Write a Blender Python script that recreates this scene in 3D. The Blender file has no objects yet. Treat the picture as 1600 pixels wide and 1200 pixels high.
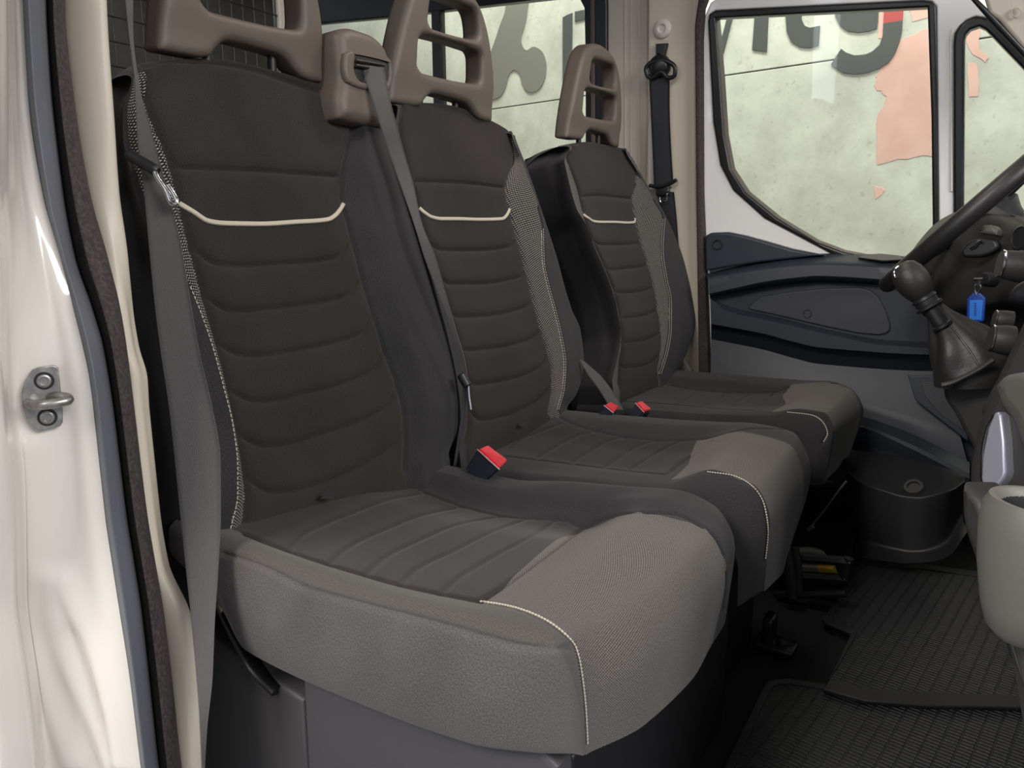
import bpy, math, random
import numpy as np
from mathutils import Matrix, Vector
from mathutils.bvhtree import BVHTree
random.seed(4)
sc = bpy.context.scene
COL = sc.collection
PI = math.pi
# ---------------------------------------------------------------- camera
FPX = 1200.0
PSI = math.radians(32.0); TH = math.radians(11.2)
Rv = np.array([math.cos(PSI), math.sin(PSI), 0.0])
Fv = np.array([-math.sin(PSI)*math.cos(TH), math.cos(PSI)*math.cos(TH), -math.sin(TH)])
Uv = np.cross(Rv, Fv)
CP = np.array([0.698, -0.508, 0.732])
CP = np.array([0, 0, .40])-((345-800)/FPX*Rv-(840-600)/FPX*Uv+Fv)*.85
cam = bpy.data.cameras.new('camera'); cam_o = bpy.data.objects.new('camera', cam); COL.objects.link(cam_o)
cam.sensor_width = 36; cam.lens = 36*FPX/1600; cam.clip_start = .02; cam.clip_end = 60
M = Matrix.Identity(4)
for r in range(3):
    M[r][0] = Rv[r]; M[r][1] = Uv[r]; M[r][2] = -Fv[r]; M[r][3] = CP[r]
cam_o.matrix_world = M
sc.camera = cam_o
# ---------------------------------------------------------------- view, world, lamps of the hall
sc.view_settings.view_transform = 'Standard'; sc.view_settings.look = 'None'
sc.view_settings.gamma = 1.0; sc.view_settings.exposure = 0.0
sc.view_settings.use_curve_mapping = False
w = bpy.data.worlds.new('hall_light'); sc.world = w; w.use_nodes = True
w.node_tree.nodes['Background'].inputs[0].default_value = (.86, .90, 1.0, 1)
w.node_tree.nodes['Background'].inputs[1].default_value = .45
def area(name, loc, target, sx, sy, power, col):
    l = bpy.data.lights.new(name, 'AREA'); l.shape = 'RECTANGLE'; l.size = sx; l.size_y = sy; l.energy = power; l.color = col
    o = bpy.data.objects.new(name, l); COL.objects.link(o); o.location = loc
    o.rotation_euler = (Vector(target)-Vector(loc)).to_track_quat('-Z', 'Y').to_euler()
    return o
area('hall_lamp_door_side', (-.1, -2.3, 2.3), (.25, .1, .4), 1.0, .7, 78, (1, .93, .86))
area('hall_lamp_front', (3.6, -.6, 2.3), (.3, .6, .6), 2.0, 1.0, 110, (1, .97, .95))
area('hall_lamp_left', (-1.1, -3.0, 1.3), (.0, 0, .6), 1.2, 2.0, 25, (.80, .88, 1))
area('cab_dome_lamp', (.25, .75, 1.57), (.1, .8, .6), .35, .12, 3.2, (1, .90, .82))
area('hall_lamp_wall_side', (-.6, 2.3, 3.6), (-.2, 3.3, 1.0), 4.5, .5, 205, (1, .97, .95))

# ---------------------------------------------------------------- helpers
def ray(u, v): return (u-800)/FPX*Rv-(v-600)/FPX*Uv+Fv
def at(u, v, ax, val):
    r = ray(u, v); return CP+r*((val-CP[ax])/r[ax])
def atd(u, v, d): return CP+ray(u, v)*d
def ipn(u, v, n, c):
    r = ray(u, v); return CP+r*((c-n@CP)/(n@r))
def plane(tilt, x0, z0):
    a = math.radians(tilt)
    return np.array([math.cos(a), 0, math.sin(a)]), np.array([-math.sin(a), 0, math.cos(a)]), np.array([x0, 0, z0])
def loc(u, v, pl, d=0):
    n, h, o = pl; P = ipn(u, v, n, n@o+d); return np.array([P[1], (P-o)@h, d])
def wor(q, pl):
    n, h, o = pl; q = np.asarray(q)
    return o+q[..., 0:1]*np.array([0, 1., 0])+q[..., 1:2]*h+q[..., 2:3]*n
def arr(*a): return np.array(a, float)

def pchip(x, Y, xs):
    x = np.asarray(x, float); Y = np.asarray(Y, float); K = len(x)
    h = np.diff(x); dl = np.diff(Y, axis=0)/h.reshape((-1,)+(1,)*(Y.ndim-1))
    m = np.zeros_like(Y)
    if K == 2: m[:] = dl[0]
    else:
        for i in range(1, K-1):
            w1 = 2*h[i]+h[i-1]; w2 = h[i]+2*h[i-1]
            a, b = dl[i-1], dl[i]
            ok = a*b > 0
            sa = np.where(ok, a, 1.0); sb = np.where(ok, b, 1.0)
            m[i] = np.where(ok, (w1+w2)/(w1/sa+w2/sb), 0)
        m[0] = dl[0]; m[-1] = dl[-1]
    idx = np.clip(np.searchsorted(x, xs, side='right')-1, 0, K-2)
    t = ((xs-x[idx])/h[idx]); sh = (-1,)+(1,)*(Y.ndim-1)
    t = t.reshape(sh); hh = h[idx].reshape(sh)
    return ((2*t**3-3*t**2+1)*Y[idx]+(t**3-2*t**2+t)*hh*m[idx]+(-2*t**3+3*t**2)*Y[idx+1]+(t**3-t**2)*hh*m[idx+1])
def resample(P, n):
    """n points evenly along a smooth curve through P"""
    P = np.asarray(P, float)
    d = np.r_[0, np.cumsum(np.linalg.norm(np.diff(P, axis=0), axis=1)+1e-9)]
    D = pchip(d, P, np.linspace(0, d[-1], 200))
    e = np.r_[0, np.cumsum(np.linalg.norm(np.diff(D, axis=0), axis=1)+1e-12)]
    s = np.linspace(0, e[-1], n)
    return np.stack([np.interp(s, e, D[:, k]) for k in range(D.shape[1])], 1)
def lattice(L, res, lin_j=False, lin_k=False):
    """L (J,K,3) control lines -> dense grid, gap indices of its faces"""
    L = np.asarray(L, float)
    def knots(A):
        g = np.linalg.norm(np.diff(A, axis=0), axis=-1)
        return g.reshape(g.shape[0], -1).mean(1)+1e-5, g.reshape(g.shape[0], -1).max(1)
    def samp(A, lin):
        mean, mx = knots(A)
        x = np.r_[0, np.cumsum(mean)]; xs = []; gi = []
        for i in range(len(mean)):
            n = max(1, int(math.ceil(mx[i]/res)))
            xs += list(x[i]+mean[i]*np.arange(n)/n); gi += [i]*n
        xs.append(x[-1])
        xs = np.array(xs)
        if lin:
            idx = np.clip(np.searchsorted(x, xs, side='right')-1, 0, len(x)-2)
            t = ((xs-x[idx])/(x[idx+1]-x[idx])).reshape((-1,)+(1,)*(A.ndim-1))
            return A[idx]*(1-t)+A[idx+1]*t, gi, xs
        return pchip(x, A, xs), gi, xs
    G, gj, xj = samp(L, lin_j)
    G = np.swapaxes(G, 0, 1)
    G, gk, xk = samp(G, lin_k)
    G = np.swapaxes(G, 0, 1)
    return G, gj, gk, xj, xk
def grid_normals(G):
    a = np.gradient(G, axis=0); b = np.gradient(G, axis=1)
    n = np.cross(a, b); return n/(np.linalg.norm(n, axis=-1, keepdims=True)+1e-12)
def grid_faces(nj, nk, flip=False):
    i = np.arange(nj*nk).reshape(nj, nk)
    q = np.stack([i[:-1, :-1], i[1:, :-1], i[1:, 1:], i[:-1, 1:]], -1).reshape(-1, 4)
    return q[:, ::-1] if flip else q
def link(name, me, parent=None):
    o = bpy.data.objects.new(name, me); COL.objects.link(o)
    if parent is not None: o.parent = parent
    return o
def mesh_obj(name, V, F, mats, parent=None, midx=None, uv=None, smooth=True, angle=None):
    me = bpy.data.meshes.new(name)
    me.from_pydata([tuple(map(float, v)) for v in np.asarray(V).reshape(-1, 3)], [], [tuple(map(int, f)) for f in F])
    if not isinstance(mats, (list, tuple)): mats = [mats]
    for m in mats: me.materials.append(m)
    if midx is not None: me.polygons.foreach_set('material_index', np.asarray(midx, np.int32))
    if uv is not None:
        l = me.uv_layers.new(name='uv'); vi = np.zeros(len(me.loops), np.int32); me.loops.foreach_get('vertex_index', vi)
        l.data.foreach_set('uv', np.asarray(uv)[vi].astype(np.float32).ravel())
    if smooth: me.polygons.foreach_set('use_smooth', np.ones(len(me.polygons), bool))
    me.update(); me.validate()
    if angle: me.set_sharp_from_angle(angle=math.radians(angle))
    return link(name, me, parent)
class MB:
    def __init__(s): s.V = []; s.F = []; s.n = 0
    def add(s, V, F):
        V = np.asarray(V, float).reshape(-1, 3)
        s.V.append(V); s.F += [tuple(int(i)+s.n for i in f) for f in F]; s.n += len(V); return s
    def box(s, c, sz, rot=None, bev=0):
        x, y, z = [k/2 for k in sz]
        if bev <= 0:
            V = arr([-x, -y, -z], [x, -y, -z], [x, y, -z], [-x, y, -z], [-x, -y, z], [x, -y, z], [x, y, z], [-x, y, z])
            F = [(0, 3, 2, 1), (4, 5, 6, 7), (0, 1, 5, 4), (1, 2, 6, 5), (2, 3, 7, 6), (3, 0, 4, 7)]
        else:
            import bmesh
            bm = bmesh.new(); bmesh.ops.create_cube(bm, size=1)
            for v in bm.verts: v.co = Vector((v.co.x*sz[0], v.co.y*sz[1], v.co.z*sz[2]))
            bmesh.ops.bevel(bm, geom=bm.edges[:], offset=min(bev, min(sz)*.45), segments=3, affect='EDGES', profile=.5)
            V = np.array([tuple(v.co) for v in bm.verts]); bm.verts.index_update(); F = [[v.index for v in f.verts] for f in bm.faces]; bm.free()
        if rot is not None: V = V@np.asarray(rot).T
        return s.add(V+np.asarray(c), F)
    def tube(s, P, r, n=10, flat=1.0, up=None, cap=True):
        P = np.asarray(P, float); K = len(P); r = np.broadcast_to(np.asarray(r, float), (K,))
        T = np.gradient(P, axis=0); T /= np.linalg.norm(T, axis=1, keepdims=True)+1e-12
        if up is None: up = arr(0, 0, 1) if abs(T[0][2]) < .9 else arr(0, 1, 0)
        V = []
        a = np.asarray(up, float)
        for i in range(K):
            ui = a[i] if a.ndim == 2 else a
            b = np.cross(T[i], ui); b /= np.linalg.norm(b)+1e-12; c = np.cross(b, T[i])
            for k in range(n):
                t = 2*PI*k/n; V.append(P[i]+r[i]*(math.cos(t)*b+flat*math.sin(t)*c))
        F = [(i*n+k, i*n+(k+1) % n, (i+1)*n+(k+1) % n, (i+1)*n+k) for i in range(K-1) for k in range(n)]
        if cap: F += [tuple(range(n))[::-1], tuple((K-1)*n+k for k in range(n))]
        return s.add(V, F)
    def lathe(s, o, ax, prof, n=28, cap=True):
        ax = np.asarray(ax, float); ax /= np.linalg.norm(ax)
        b = np.cross(ax, arr(0, 0, 1) if abs(ax[2]) < .9 else arr(1, 0, 0)); b /= np.linalg.norm(b); c = np.cross(ax, b)
        V = [np.asarray(o)+ax*h+r*(math.cos(2*PI*k/n)*b+math.sin(2*PI*k/n)*c) for (r, h) in prof for k in range(n)]
        K = len(prof)
        F = [(i*n+k, i*n+(k+1) % n, (i+1)*n+(k+1) % n, (i+1)*n+k) for i in range(K-1) for k in range(n)]
        if cap: F += [tuple(range(n))[::-1], tuple((K-1)*n+k for k in range(n))]
        return s.add(V, F)
    def build(s, name, mat, parent=None, angle=40, smooth=True):
        return mesh_obj(name, np.concatenate(s.V), s.F, mat, parent, smooth=smooth, angle=angle)
def plate_geo(outs, frame, thick, bev, seg=3, voxel=None, post=None, smooth_curve=False):
    """outs: 2-D loops (first outer, rest holes) in frame (o,a,b,n); front face at n=0, body behind"""
    cu = bpy.data.curves.new('tmp', 'CURVE'); cu.dimensions = '2D'; cu.fill_mode = 'BOTH'
    for lp in outs:
        lp = np.asarray(lp, float)
        if smooth_curve:
            sp = cu.splines.new('BEZIER'); sp.bezier_points.add(len(lp)-1); sp.use_cyclic_u = True
            for p, q in zip(sp.bezier_points, lp): p.co = (q[0], q[1], 0); p.handle_left_type = p.handle_right_type = 'AUTO'
        else:
            sp = cu.splines.new('POLY'); sp.points.add(len(lp)-1); sp.use_cyclic_u = True
            for p, q in zip(sp.points, lp): p.co = (q[0], q[1], 0, 1)
    cu.resolution_u = 8
    cu.extrude = max(thick/2-bev, 1e-5); cu.bevel_depth = bev; cu.bevel_resolution = seg; cu.offset = -bev
    o = bpy.data.objects.new('tmp', cu); COL.objects.link(o)
    if voxel:
        dg = bpy.context.evaluated_depsgraph_get(); me0 = bpy.data.meshes.new_from_object(o.evaluated_get(dg))
        COL.objects.unlink(o); bpy.data.objects.remove(o)
        o = bpy.data.objects.new('tmp', me0); COL.objects.link(o)
        md = o.modifiers.new('w', 'WELD'); md.merge_threshold = 1e-5
        md = o.modifiers.new('r', 'REMESH'); md.mode = 'VOXEL'; md.voxel_size = voxel
        md = o.modifiers.new('s', 'SMOOTH'); md.iterations = 6; md.factor = .5
    dg = bpy.context.evaluated_depsgraph_get(); me = bpy.data.meshes.new_from_object(o.evaluated_get(dg))
    COL.objects.unlink(o); bpy.data.objects.remove(o)
    V = np.zeros(len(me.vertices)*3); me.vertices.foreach_get('co', V); V = V.reshape(-1, 3)
    F = [list(p.vertices) for p in me.polygons]
    bpy.data.meshes.remove(me)
    V[:, 2] -= thick/2
    if post is not None: V = post(V)
    o_, a_, b_, n_ = frame
    W = np.asarray(o_)+V[:, 0:1]*a_+V[:, 1:2]*b_+V[:, 2:3]*n_
    return W, F
def plate(name, outs, frame, thick, bev, mat, parent=None, angle=35, **k):
    W, F = plate_geo(outs, frame, thick, bev, **k)
    return mesh_obj(name, W, F, mat, parent, angle=angle)
def fr(o, n, up=(0, 0, 1)):
    """frame with normal n towards the viewer's side, a to the right seen from there"""
    n = np.asarray(n, float); n /= np.linalg.norm(n); up = np.asarray(up, float)
    a = np.cross(up, n); a /= np.linalg.norm(a); b = np.cross(n, a)
    return np.asarray(o, float), a, b, n
def px2(frame, pts, off=0):
    o, a, b, n = frame; out = []
    for u, v in pts:
        P = ipn(u, v, n, n@o+off); out.append(((P-o)@a, (P-o)@b))
    return out
def pxplate(name, frame, loops, thick, bev, mat, parent=None, off=0, **k):
    o, a, b, n = frame
    f2 = (o+n*off, a, b, n)
    return plate(name, [px2(frame, l, off) for l in loops], f2, thick, bev, mat, parent, **k)
def tag(o, label=None, cat=None, group=None, kind=None):
    if label: o['label'] = label
    if cat: o['category'] = cat
    if group: o['group'] = group
    if kind: o['kind'] = kind
    return o
def thing(name, label, cat, at_=(0, 0, 0), group=None, kind=None):
    o = bpy.data.objects.new(name, None); COL.objects.link(o); o.empty_display_size = .05
    return tag(o, label, cat, group, kind)
def rebase(root, p):
    """put the empty at p without moving what hangs from it"""
    root.location = Vector([float(x) for x in p]); mi = Matrix.Translation(-root.location)
    for c in root.children: c.matrix_parent_inverse = mi

# ---------------------------------------------------------------- materials
def mat(name, col, rough=.5, metal=0, spec=.5, noise=None, bump=None, coat=0, sheen=0):
    m = bpy.data.materials.new(name); m.use_nodes = True; nt = m.node_tree; b = nt.nodes['Principled BSDF']
    b.inputs['Base Color'].default_value = (*col, 1); b.inputs['Roughness'].default_value = rough
    b.inputs['Metallic'].default_value = metal; b.inputs['Specular IOR Level'].default_value = spec
    b.inputs['Coat Weight'].default_value = coat; b.inputs['Sheen Weight'].default_value = sheen
    tc = nt.nodes.new('ShaderNodeTexCoord')
    if noise:
        sc_, c2, lo, hi = noise
        n = nt.nodes.new('ShaderNodeTexNoise'); n.inputs['Scale'].default_value = sc_; n.inputs['Detail'].default_value = 4
        r = nt.nodes.new('ShaderNodeValToRGB'); r.color_ramp.elements[0].position = lo; r.color_ramp.elements[1].position = hi
        r.color_ramp.elements[0].color = (*col, 1); r.color_ramp.elements[1].color = (*c2, 1)
        nt.links.new(tc.outputs['Object'], n.inputs['Vector']); nt.links.new(n.outputs['Fac'], r.inputs['Fac']); nt.links.new(r.outputs['Color'], b.inputs['Base Color'])
    if bump:
        sc_, st, dist = bump
        n = nt.nodes.new('ShaderNodeTexNoise'); n.inputs['Scale'].default_value = sc_; n.inputs['Detail'].default_value = 2
        u = nt.nodes.new('ShaderNodeBump'); u.inputs['Strength'].default_value = st; u.inputs['Distance'].default_value = dist
        nt.links.new(tc.outputs['Object'], n.inputs['Vector']); nt.links.new(n.outputs['Fac'], u.inputs['Height']); nt.links.new(u.outputs['Normal'], b.inputs['Normal'])
    return m
def weave(name, dark, light, period, rough=.95, amt=1.0, angle=45, sheen=.1, lo=.25):
    """twill: two crossing wave sets on the cloth's own uv, in metres"""
    m = mat(name, dark, rough, spec=.2, sheen=sheen); nt = m.node_tree; b = nt.nodes['Principled BSDF']
    uv = nt.nodes.new('ShaderNodeUVMap'); mp = nt.nodes.new('ShaderNodeMapping'); mp.inputs['Rotation'].default_value[2] = math.radians(angle)
    wv = nt.nodes.new('ShaderNodeTexWave'); wv.inputs['Scale'].default_value = 1/period*math.pi/10*.64*3.14/2; wv.bands_direction = 'X'
    mp2 = nt.nodes.new('ShaderNodeMapping'); mp2.inputs['Rotation'].default_value[2] = math.radians(angle-62)
    wv2 = nt.nodes.new('ShaderNodeTexWave'); wv2.inputs['Scale'].default_value = wv.inputs['Scale'].default_value*.9; wv2.bands_direction = 'X'
    mu = nt.nodes.new('ShaderNodeMath'); mu.operation = 'MULTIPLY'
    n = nt.nodes.new('ShaderNodeTexNoise'); n.inputs['Scale'].default_value = 700; n.inputs['Detail'].default_value = 3
    ad = nt.nodes.new('ShaderNodeMath'); ad.operation = 'MULTIPLY_ADD'; ad.inputs[1].default_value = amt; 
    r = nt.nodes.new('ShaderNodeValToRGB'); r.color_ramp.elements[0].position = lo; r.color_ramp.elements[1].position = min(1.0, lo+.7)
    r.color_ramp.elements[0].color = (*dark, 1); r.color_ramp.elements[1].color = (*light, 1)
    nm = nt.nodes.new('ShaderNodeMath'); nm.operation = 'MULTIPLY_ADD'; nm.inputs[1].default_value = .9; nm.inputs[2].default_value = -.15
    L = nt.links.new
    L(uv.outputs['UV'], mp.inputs['Vector']); L(mp.outputs['Vector'], wv.inputs['Vector'])
    L(uv.outputs['UV'], mp2.inputs['Vector']); L(mp2.outputs['Vector'], wv2.inputs['Vector'])
    L(wv.outputs['Fac'], mu.inputs[0]); L(wv2.outputs['Fac'], mu.inputs[1])
    L(uv.outputs['UV'], n.inputs['Vector']); L(n.outputs['Fac'], nm.inputs[0])
    L(mu.outputs[0], ad.inputs[0]); L(nm.outputs[0], ad.inputs[2]); L(ad.outputs[0], r.inputs['Fac']); L(r.outputs['Color'], b.inputs['Base Color'])
    u = nt.nodes.new('ShaderNodeBump'); u.inputs['Strength'].default_value = .35; u.inputs['Distance'].default_value = .0006
    L(ad.outputs[0], u.inputs['Height']); L(u.outputs['Normal'], b.inputs['Normal'])
    return m
def cloth(name, a, b_, sheen=.1):
    m = mat(name, a, .96, spec=.15, sheen=sheen); nt = m.node_tree; b = nt.nodes['Principled BSDF']
    uv = nt.nodes.new('ShaderNodeUVMap'); n = nt.nodes.new('ShaderNodeTexNoise'); n.inputs['Scale'].default_value = 900; n.inputs['Detail'].default_value = 3
    n2 = nt.nodes.new('ShaderNodeTexNoise'); n2.inputs['Scale'].default_value = 12
    r = nt.nodes.new('ShaderNodeValToRGB'); r.color_ramp.elements[0].position = .38; r.color_ramp.elements[1].position = .68
    r.color_ramp.elements[0].color = (*a, 1); r.color_ramp.elements[1].color = (*b_, 1)
    mx = nt.nodes.new('ShaderNodeMath'); mx.operation = 'MULTIPLY_ADD'; mx.inputs[1].default_value = .25; mx.inputs[2].default_value = -.12
    ad = nt.nodes.new('ShaderNodeMath'); ad.operation = 'ADD'
    u = nt.nodes.new('ShaderNodeBump'); u.inputs['Strength'].default_value = .3; u.inputs['Distance'].default_value = .0006
    L = nt.links.new
    L(uv.outputs['UV'], n.inputs['Vector']); L(uv.outputs['UV'], n2.inputs['Vector']); L(n2.outputs['Fac'], mx.inputs[0]); L(mx.outputs[0], ad.inputs[1]); L(n.outputs['Fac'], ad.inputs[0])
    L(ad.outputs[0], r.inputs['Fac']); L(r.outputs['Color'], b.inputs['Base Color']); L(n.outputs['Fac'], u.inputs['Height']); L(u.outputs['Normal'], b.inputs['Normal'])
    return m
m_insert = cloth('brown_black_seat_cloth', (.0185, .016, .015), (.039, .034, .032))
m_side = cloth('charcoal_seat_cloth', (.0195, .019, .0205), (.041, .039, .041))
m_felt = cloth('grey_side_cloth', (.064, .060, .060), (.132, .125, .124))
m_twill = weave('grey_twill_cloth', (.008, .008, .008), (.34, .32, .30), .0030, lo=.50)
m_band = weave('fine_twill_cloth', (.05, .047, .044), (.13, .122, .115), .0013)
m_front = weave('grey_front_cloth', (.045, .041, .038), (.20, .185, .172), .0016)
m_piping = mat('beige_piping', (.52, .46, .36), .6)
m_thread = mat('pale_thread', (.50, .46, .38), .8)
m_hard = mat('taupe_hard_plastic', (.105, .083, .069), .55, bump=(900, .15, .0004))
m_black = mat('black_plastic', (.012, .012, .014), .45, bump=(700, .15, .0004))
m_navy = mat('dark_door_plastic', (.020, .025, .036), .5, bump=(800, .2, .0004))
m_dash = mat('dark_dash_plastic', (.03, .029, .028), .5, bump=(700, .2, .0004))
m_dashgrey = mat('grey_dash_plastic', (.085, .08, .072), .5, bump=(700, .2, .0004))
m_cup = mat('pale_grey_plastic', (.14, .135, .12), .5, bump=(700, .2, .0004))
m_silver = mat('silver_trim', (.42, .42, .50), .35, metal=.5)
m_base = mat('grey_base_plastic', (.060, .058, .062), .5, bump=(600, .2, .0004))
m_paint = mat('white_car_paint', (.74, .705, .65), .25, coat=.6)
m_doorpaint = mat('white_door_paint', (.80, .80, .80), .28, coat=.6)
m_pillar = mat('beige_pillar_trim', (.60, .54, .45), .45)
m_quarter = mat('greige_side_panel', (.52, .47, .41), .45)
m_rubber = mat('blue_grey_rubber', (.10, .105, .125), .5)
m_textile = mat('brown_black_seal', (.035, .028, .027), .9, noise=(260, (.07, .058, .055), .4, .7), bump=(300, .5, .001))
m_seal = mat('black_rubber', (.01, .01, .011), .35)
m_chrome = mat('chrome', (.75, .75, .78), .15, metal=1)
m_zinc = mat('zinc_plate', (.30, .29, .28), .38, metal=.85, noise=(120, (.45, .44, .42), .4, .7))
m_web = weave('seat_belt_webbing', (.062, .058, .058), (.125, .119, .118), .0018, rough=.55, angle=0, sheen=.3)
m_webblk = mat('black_webbing', (.02, .02, .024), .6)
m_red = mat('red_button', (.62, .012, .03), .35)
m_blue = mat('blue_tag_frame', (.01, .045, .28), .35)
m_blue2 = mat('blue_tag_paper', (.012, .17, .66), .5)
m_ink = mat('dark_blue_ink', (.008, .05, .26), .6)
m_leather = mat('black_leather', (.022, .020, .019), .5, bump=(260, .35, .001))
m_floor = mat('black_carpet', (.007, .007, .008), .9, bump=(400, .5, .001))
m_yellow = mat('yellow_paint', (.55, .36, .03), .5)
m_tool = mat('grey_green_metal', (.20, .20, .16), .5)
m_white = mat('white_plastic', (.66, .62, .56), .4)
m_liner = mat('headliner', (.35, .33, .29), .9)
m_pink = mat('pink_wall_paint', (.74, .47, .40), .8, noise=(9, (.66, .40, .33), .4, .7))
m_redpaint = mat('red_wall_paint', (.45, .075, .07), .4)
m_letter = mat('dark_glossy_letter', (.085, .09, .088), .25)
m_letter2 = mat('grey_glossy_letter', (.22, .22, .19), .25)
m_grille = mat('partition_wire', (.02, .02, .02), .5)
m_cargo = mat('cargo_cloth', (.035, .033, .030), .8, noise=(7, (.08, .076, .07), .4, .7))
def mat_wall():
    m = mat('concrete_wall', (.56, .57, .44), .85); nt = m.node_tree; b = nt.nodes['Principled BSDF']; L = nt.links.new
    tc = nt.nodes.new('ShaderNodeTexCoord')
    n = nt.nodes.new('ShaderNodeTexNoise'); n.inputs['Scale'].default_value = 3.4; n.inputs['Detail'].default_value = 9; n.inputs['Roughness'].default_value = .68
    r = nt.nodes.new('ShaderNodeValToRGB'); e = r.color_ramp.elements
    e[0].position = .30; e[0].color = (.43, .43, .37, 1); e[1].position = .62; e[1].color = (.64, .65, .56, 1)
    n3 = nt.nodes.new('ShaderNodeTexNoise'); n3.inputs['Scale'].default_value = 42; n3.inputs['Detail'].default_value = 4
    r3 = nt.nodes.new('ShaderNodeValToRGB'); r3.color_ramp.elements[0].position = .30; r3.color_ramp.elements[1].position = .38
    r3.color_ramp.elements[0].color = (.80, .78, .76, 1); r3.color_ramp.elements[1].color = (1, 1, 1, 1)
    mx = nt.nodes.new('ShaderNodeMix'); mx.data_type = 'RGBA'; mx.blend_type = 'MULTIPLY'; mx.inputs[0].default_value = .8
    L(tc.outputs['Object'], n.inputs['Vector']); L(n.outputs['Fac'], r.inputs['Fac'])
    L(tc.outputs['Object'], n3.inputs['Vector']); L(n3.outputs['Fac'], r3.inputs['Fac'])
    L(r.outputs['Color'], mx.inputs[6]); L(r3.outputs['Color'], mx.inputs[7]); L(mx.outputs[2], b.inputs['Base Color'])
    return m
m_wall = mat_wall()
def mat_glass(tint):
    m = bpy.data.materials.new('window_glass'); m.use_nodes = True; nt = m.node_tree; nt.nodes.clear(); L = nt.links.new
    o = nt.nodes.new('ShaderNodeOutputMaterial'); t = nt.nodes.new('ShaderNodeBsdfTransparent'); t.inputs[0].default_value = (*tint, 1)
    g = nt.nodes.new('ShaderNodeBsdfGlossy'); g.inputs['Roughness'].default_value = .02
    f = nt.nodes.new('ShaderNodeFresnel'); f.inputs[0].default_value = 1.4; x = nt.nodes.new('ShaderNodeMixShader')
    L(f.outputs[0], x.inputs[0]); L(t.outputs[0], x.inputs[1]); L(g.outputs[0], x.inputs[2]); L(x.outputs[0], o.inputs[0])
    return m
m_glass = mat_glass((.93, .96, .92))
def mat_mat():
    m = mat('rubber_mat', (.022, .023, .027), .5); nt = m.node_tree; b = nt.nodes['Principled BSDF']; L = nt.links.new
    tc = nt.nodes.new('ShaderNodeTexCoord'); mp = nt.nodes.new('ShaderNodeMapping'); mp.inputs['Rotation'].default_value[2] = math.radians(8)
    br = nt.nodes.new('ShaderNodeTexBrick'); br.inputs['Scale'].default_value = 1; br.offset = 0; br.inputs['Brick Width'].default_value = .020; br.inputs['Row Height'].default_value = .0085
    br.inputs['Mortar Size'].default_value = .0020; br.inputs['Mortar Smooth'].default_value = .6
    wv = nt.nodes.new('ShaderNodeTexWave'); wv.inputs['Scale'].default_value = 11.5; wv.bands_direction = 'Y'
    u = nt.nodes.new('ShaderNodeBump'); u.inputs['Strength'].default_value = .8; u.inputs['Distance'].default_value = .0025; u.invert = True
    n = nt.nodes.new('ShaderNodeTexNoise'); n.inputs['Scale'].default_value = 5
    r = nt.nodes.new('ShaderNodeValToRGB'); r.color_ramp.elements[0].color = (.010, .011, .014, 1); r.color_ramp.elements[1].color = (.022, .023, .026, 1)
    L(tc.outputs['Object'], mp.inputs['Vector']); L(mp.outputs['Vector'], br.inputs['Vector']); L(br.outputs['Fac'], u.inputs['Height']); L(u.outputs['Normal'], b.inputs['Normal'])
    L(tc.outputs['Object'], n.inputs['Vector']); L(n.outputs['Fac'], r.inputs['Fac']); L(r.outputs['Color'], b.inputs['Base Color'])
    return m
m_mat = mat_mat()

# ---------------------------------------------------------------- the hall outside the far windows
wd = arr(.985, -.174, 0); wd /= np.linalg.norm(wd); wn = arr(-.174, -.985, 0); wn /= np.linalg.norm(wn)
WF = (arr(0, 3.0, 0), wd, arr(0, 0, 1), wn)
def wloop(l): return [l]
hall = thing('wall_outside', 'pale concrete hall wall with letters, seen through the cab windows', 'wall', kind='structure')
zl = 1.417
cols_ = [(-6, -.49), (-.487, 5)]
vx = ipn(1134, 120, wn, wn@WF[0])@wd
b = MB()
mw = []
for (x0, x1) in ((-6, vx-.003), (vx+.003, 5)):
    for (z0, z1) in ((-.9, zl-.003), (zl+.003, 3.2)):
        mw.append(plate('concrete_panel', [[(x0, z0), (x1, z0), (x1, z1), (x0, z1)]], (WF[0], WF[1], WF[2], WF[3]), .05, .002, m_wall, hall))
plate('panel_backing', [[(-6, -.9), (5, -.9), (5, 3.2), (-6, 3.2)]], (WF[0]-wn*.051, WF[1], WF[2], WF[3]), .05, .002, mat('dark_joint', (.12, .11, .1), .9), hall)
def jag(pts, amp, n=6):
    out = []
    for i in range(len(pts)):
        a = arr(*pts[i]); b_ = arr(*pts[(i+1) % len(pts)])
        for k in range(n):
            t = k/n; out.append(tuple(a*(1-t)+b_*t+np.random.RandomState(i*31+k).uniform(-amp, amp, 2)*(0 < k)))
    return out
paint_loops = [
    jag([(1368, 120), (1400, 70), (1412, 60), (1470, 40), (1470, 250), (1440, 243), (1370, 258), (1369, 195), (1385, 150), (1368, 138)], 3),
    jag([(1366, 290), (1382, 296), (1378, 304), (1367, 312)], 1.5, 3),
    jag([(1372, 0), (1382, 0), (1383, 60), (1372, 60)], .5, 2),
    jag([(1507, 30), (1530, 38), (1530, 78), (1545, 88), (1540, 98), (1520, 85), (1505, 60)], 2, 3),
    jag([(1512, 98), (1526, 100), (1530, 128), (1528, 150), (1514, 152)], 1.5, 3),
    jag([(1420, 3), (1470, 0), (1470, 22), (1425, 34)], 2, 3)]
for i, l in enumerate(paint_loops):
    pxplate('pink_paint', WF, [l], .002, .0003, m_pink, hall, off=.0015)
def letter(name, loops, label, smooth=False, mt=None, off=.006, th=.005):
    o = pxplate(name, WF, loops, th, .001, mt or m_letter, None, off=off, smooth_curve=smooth)
    return tag(o, label, 'wall letter')
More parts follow.
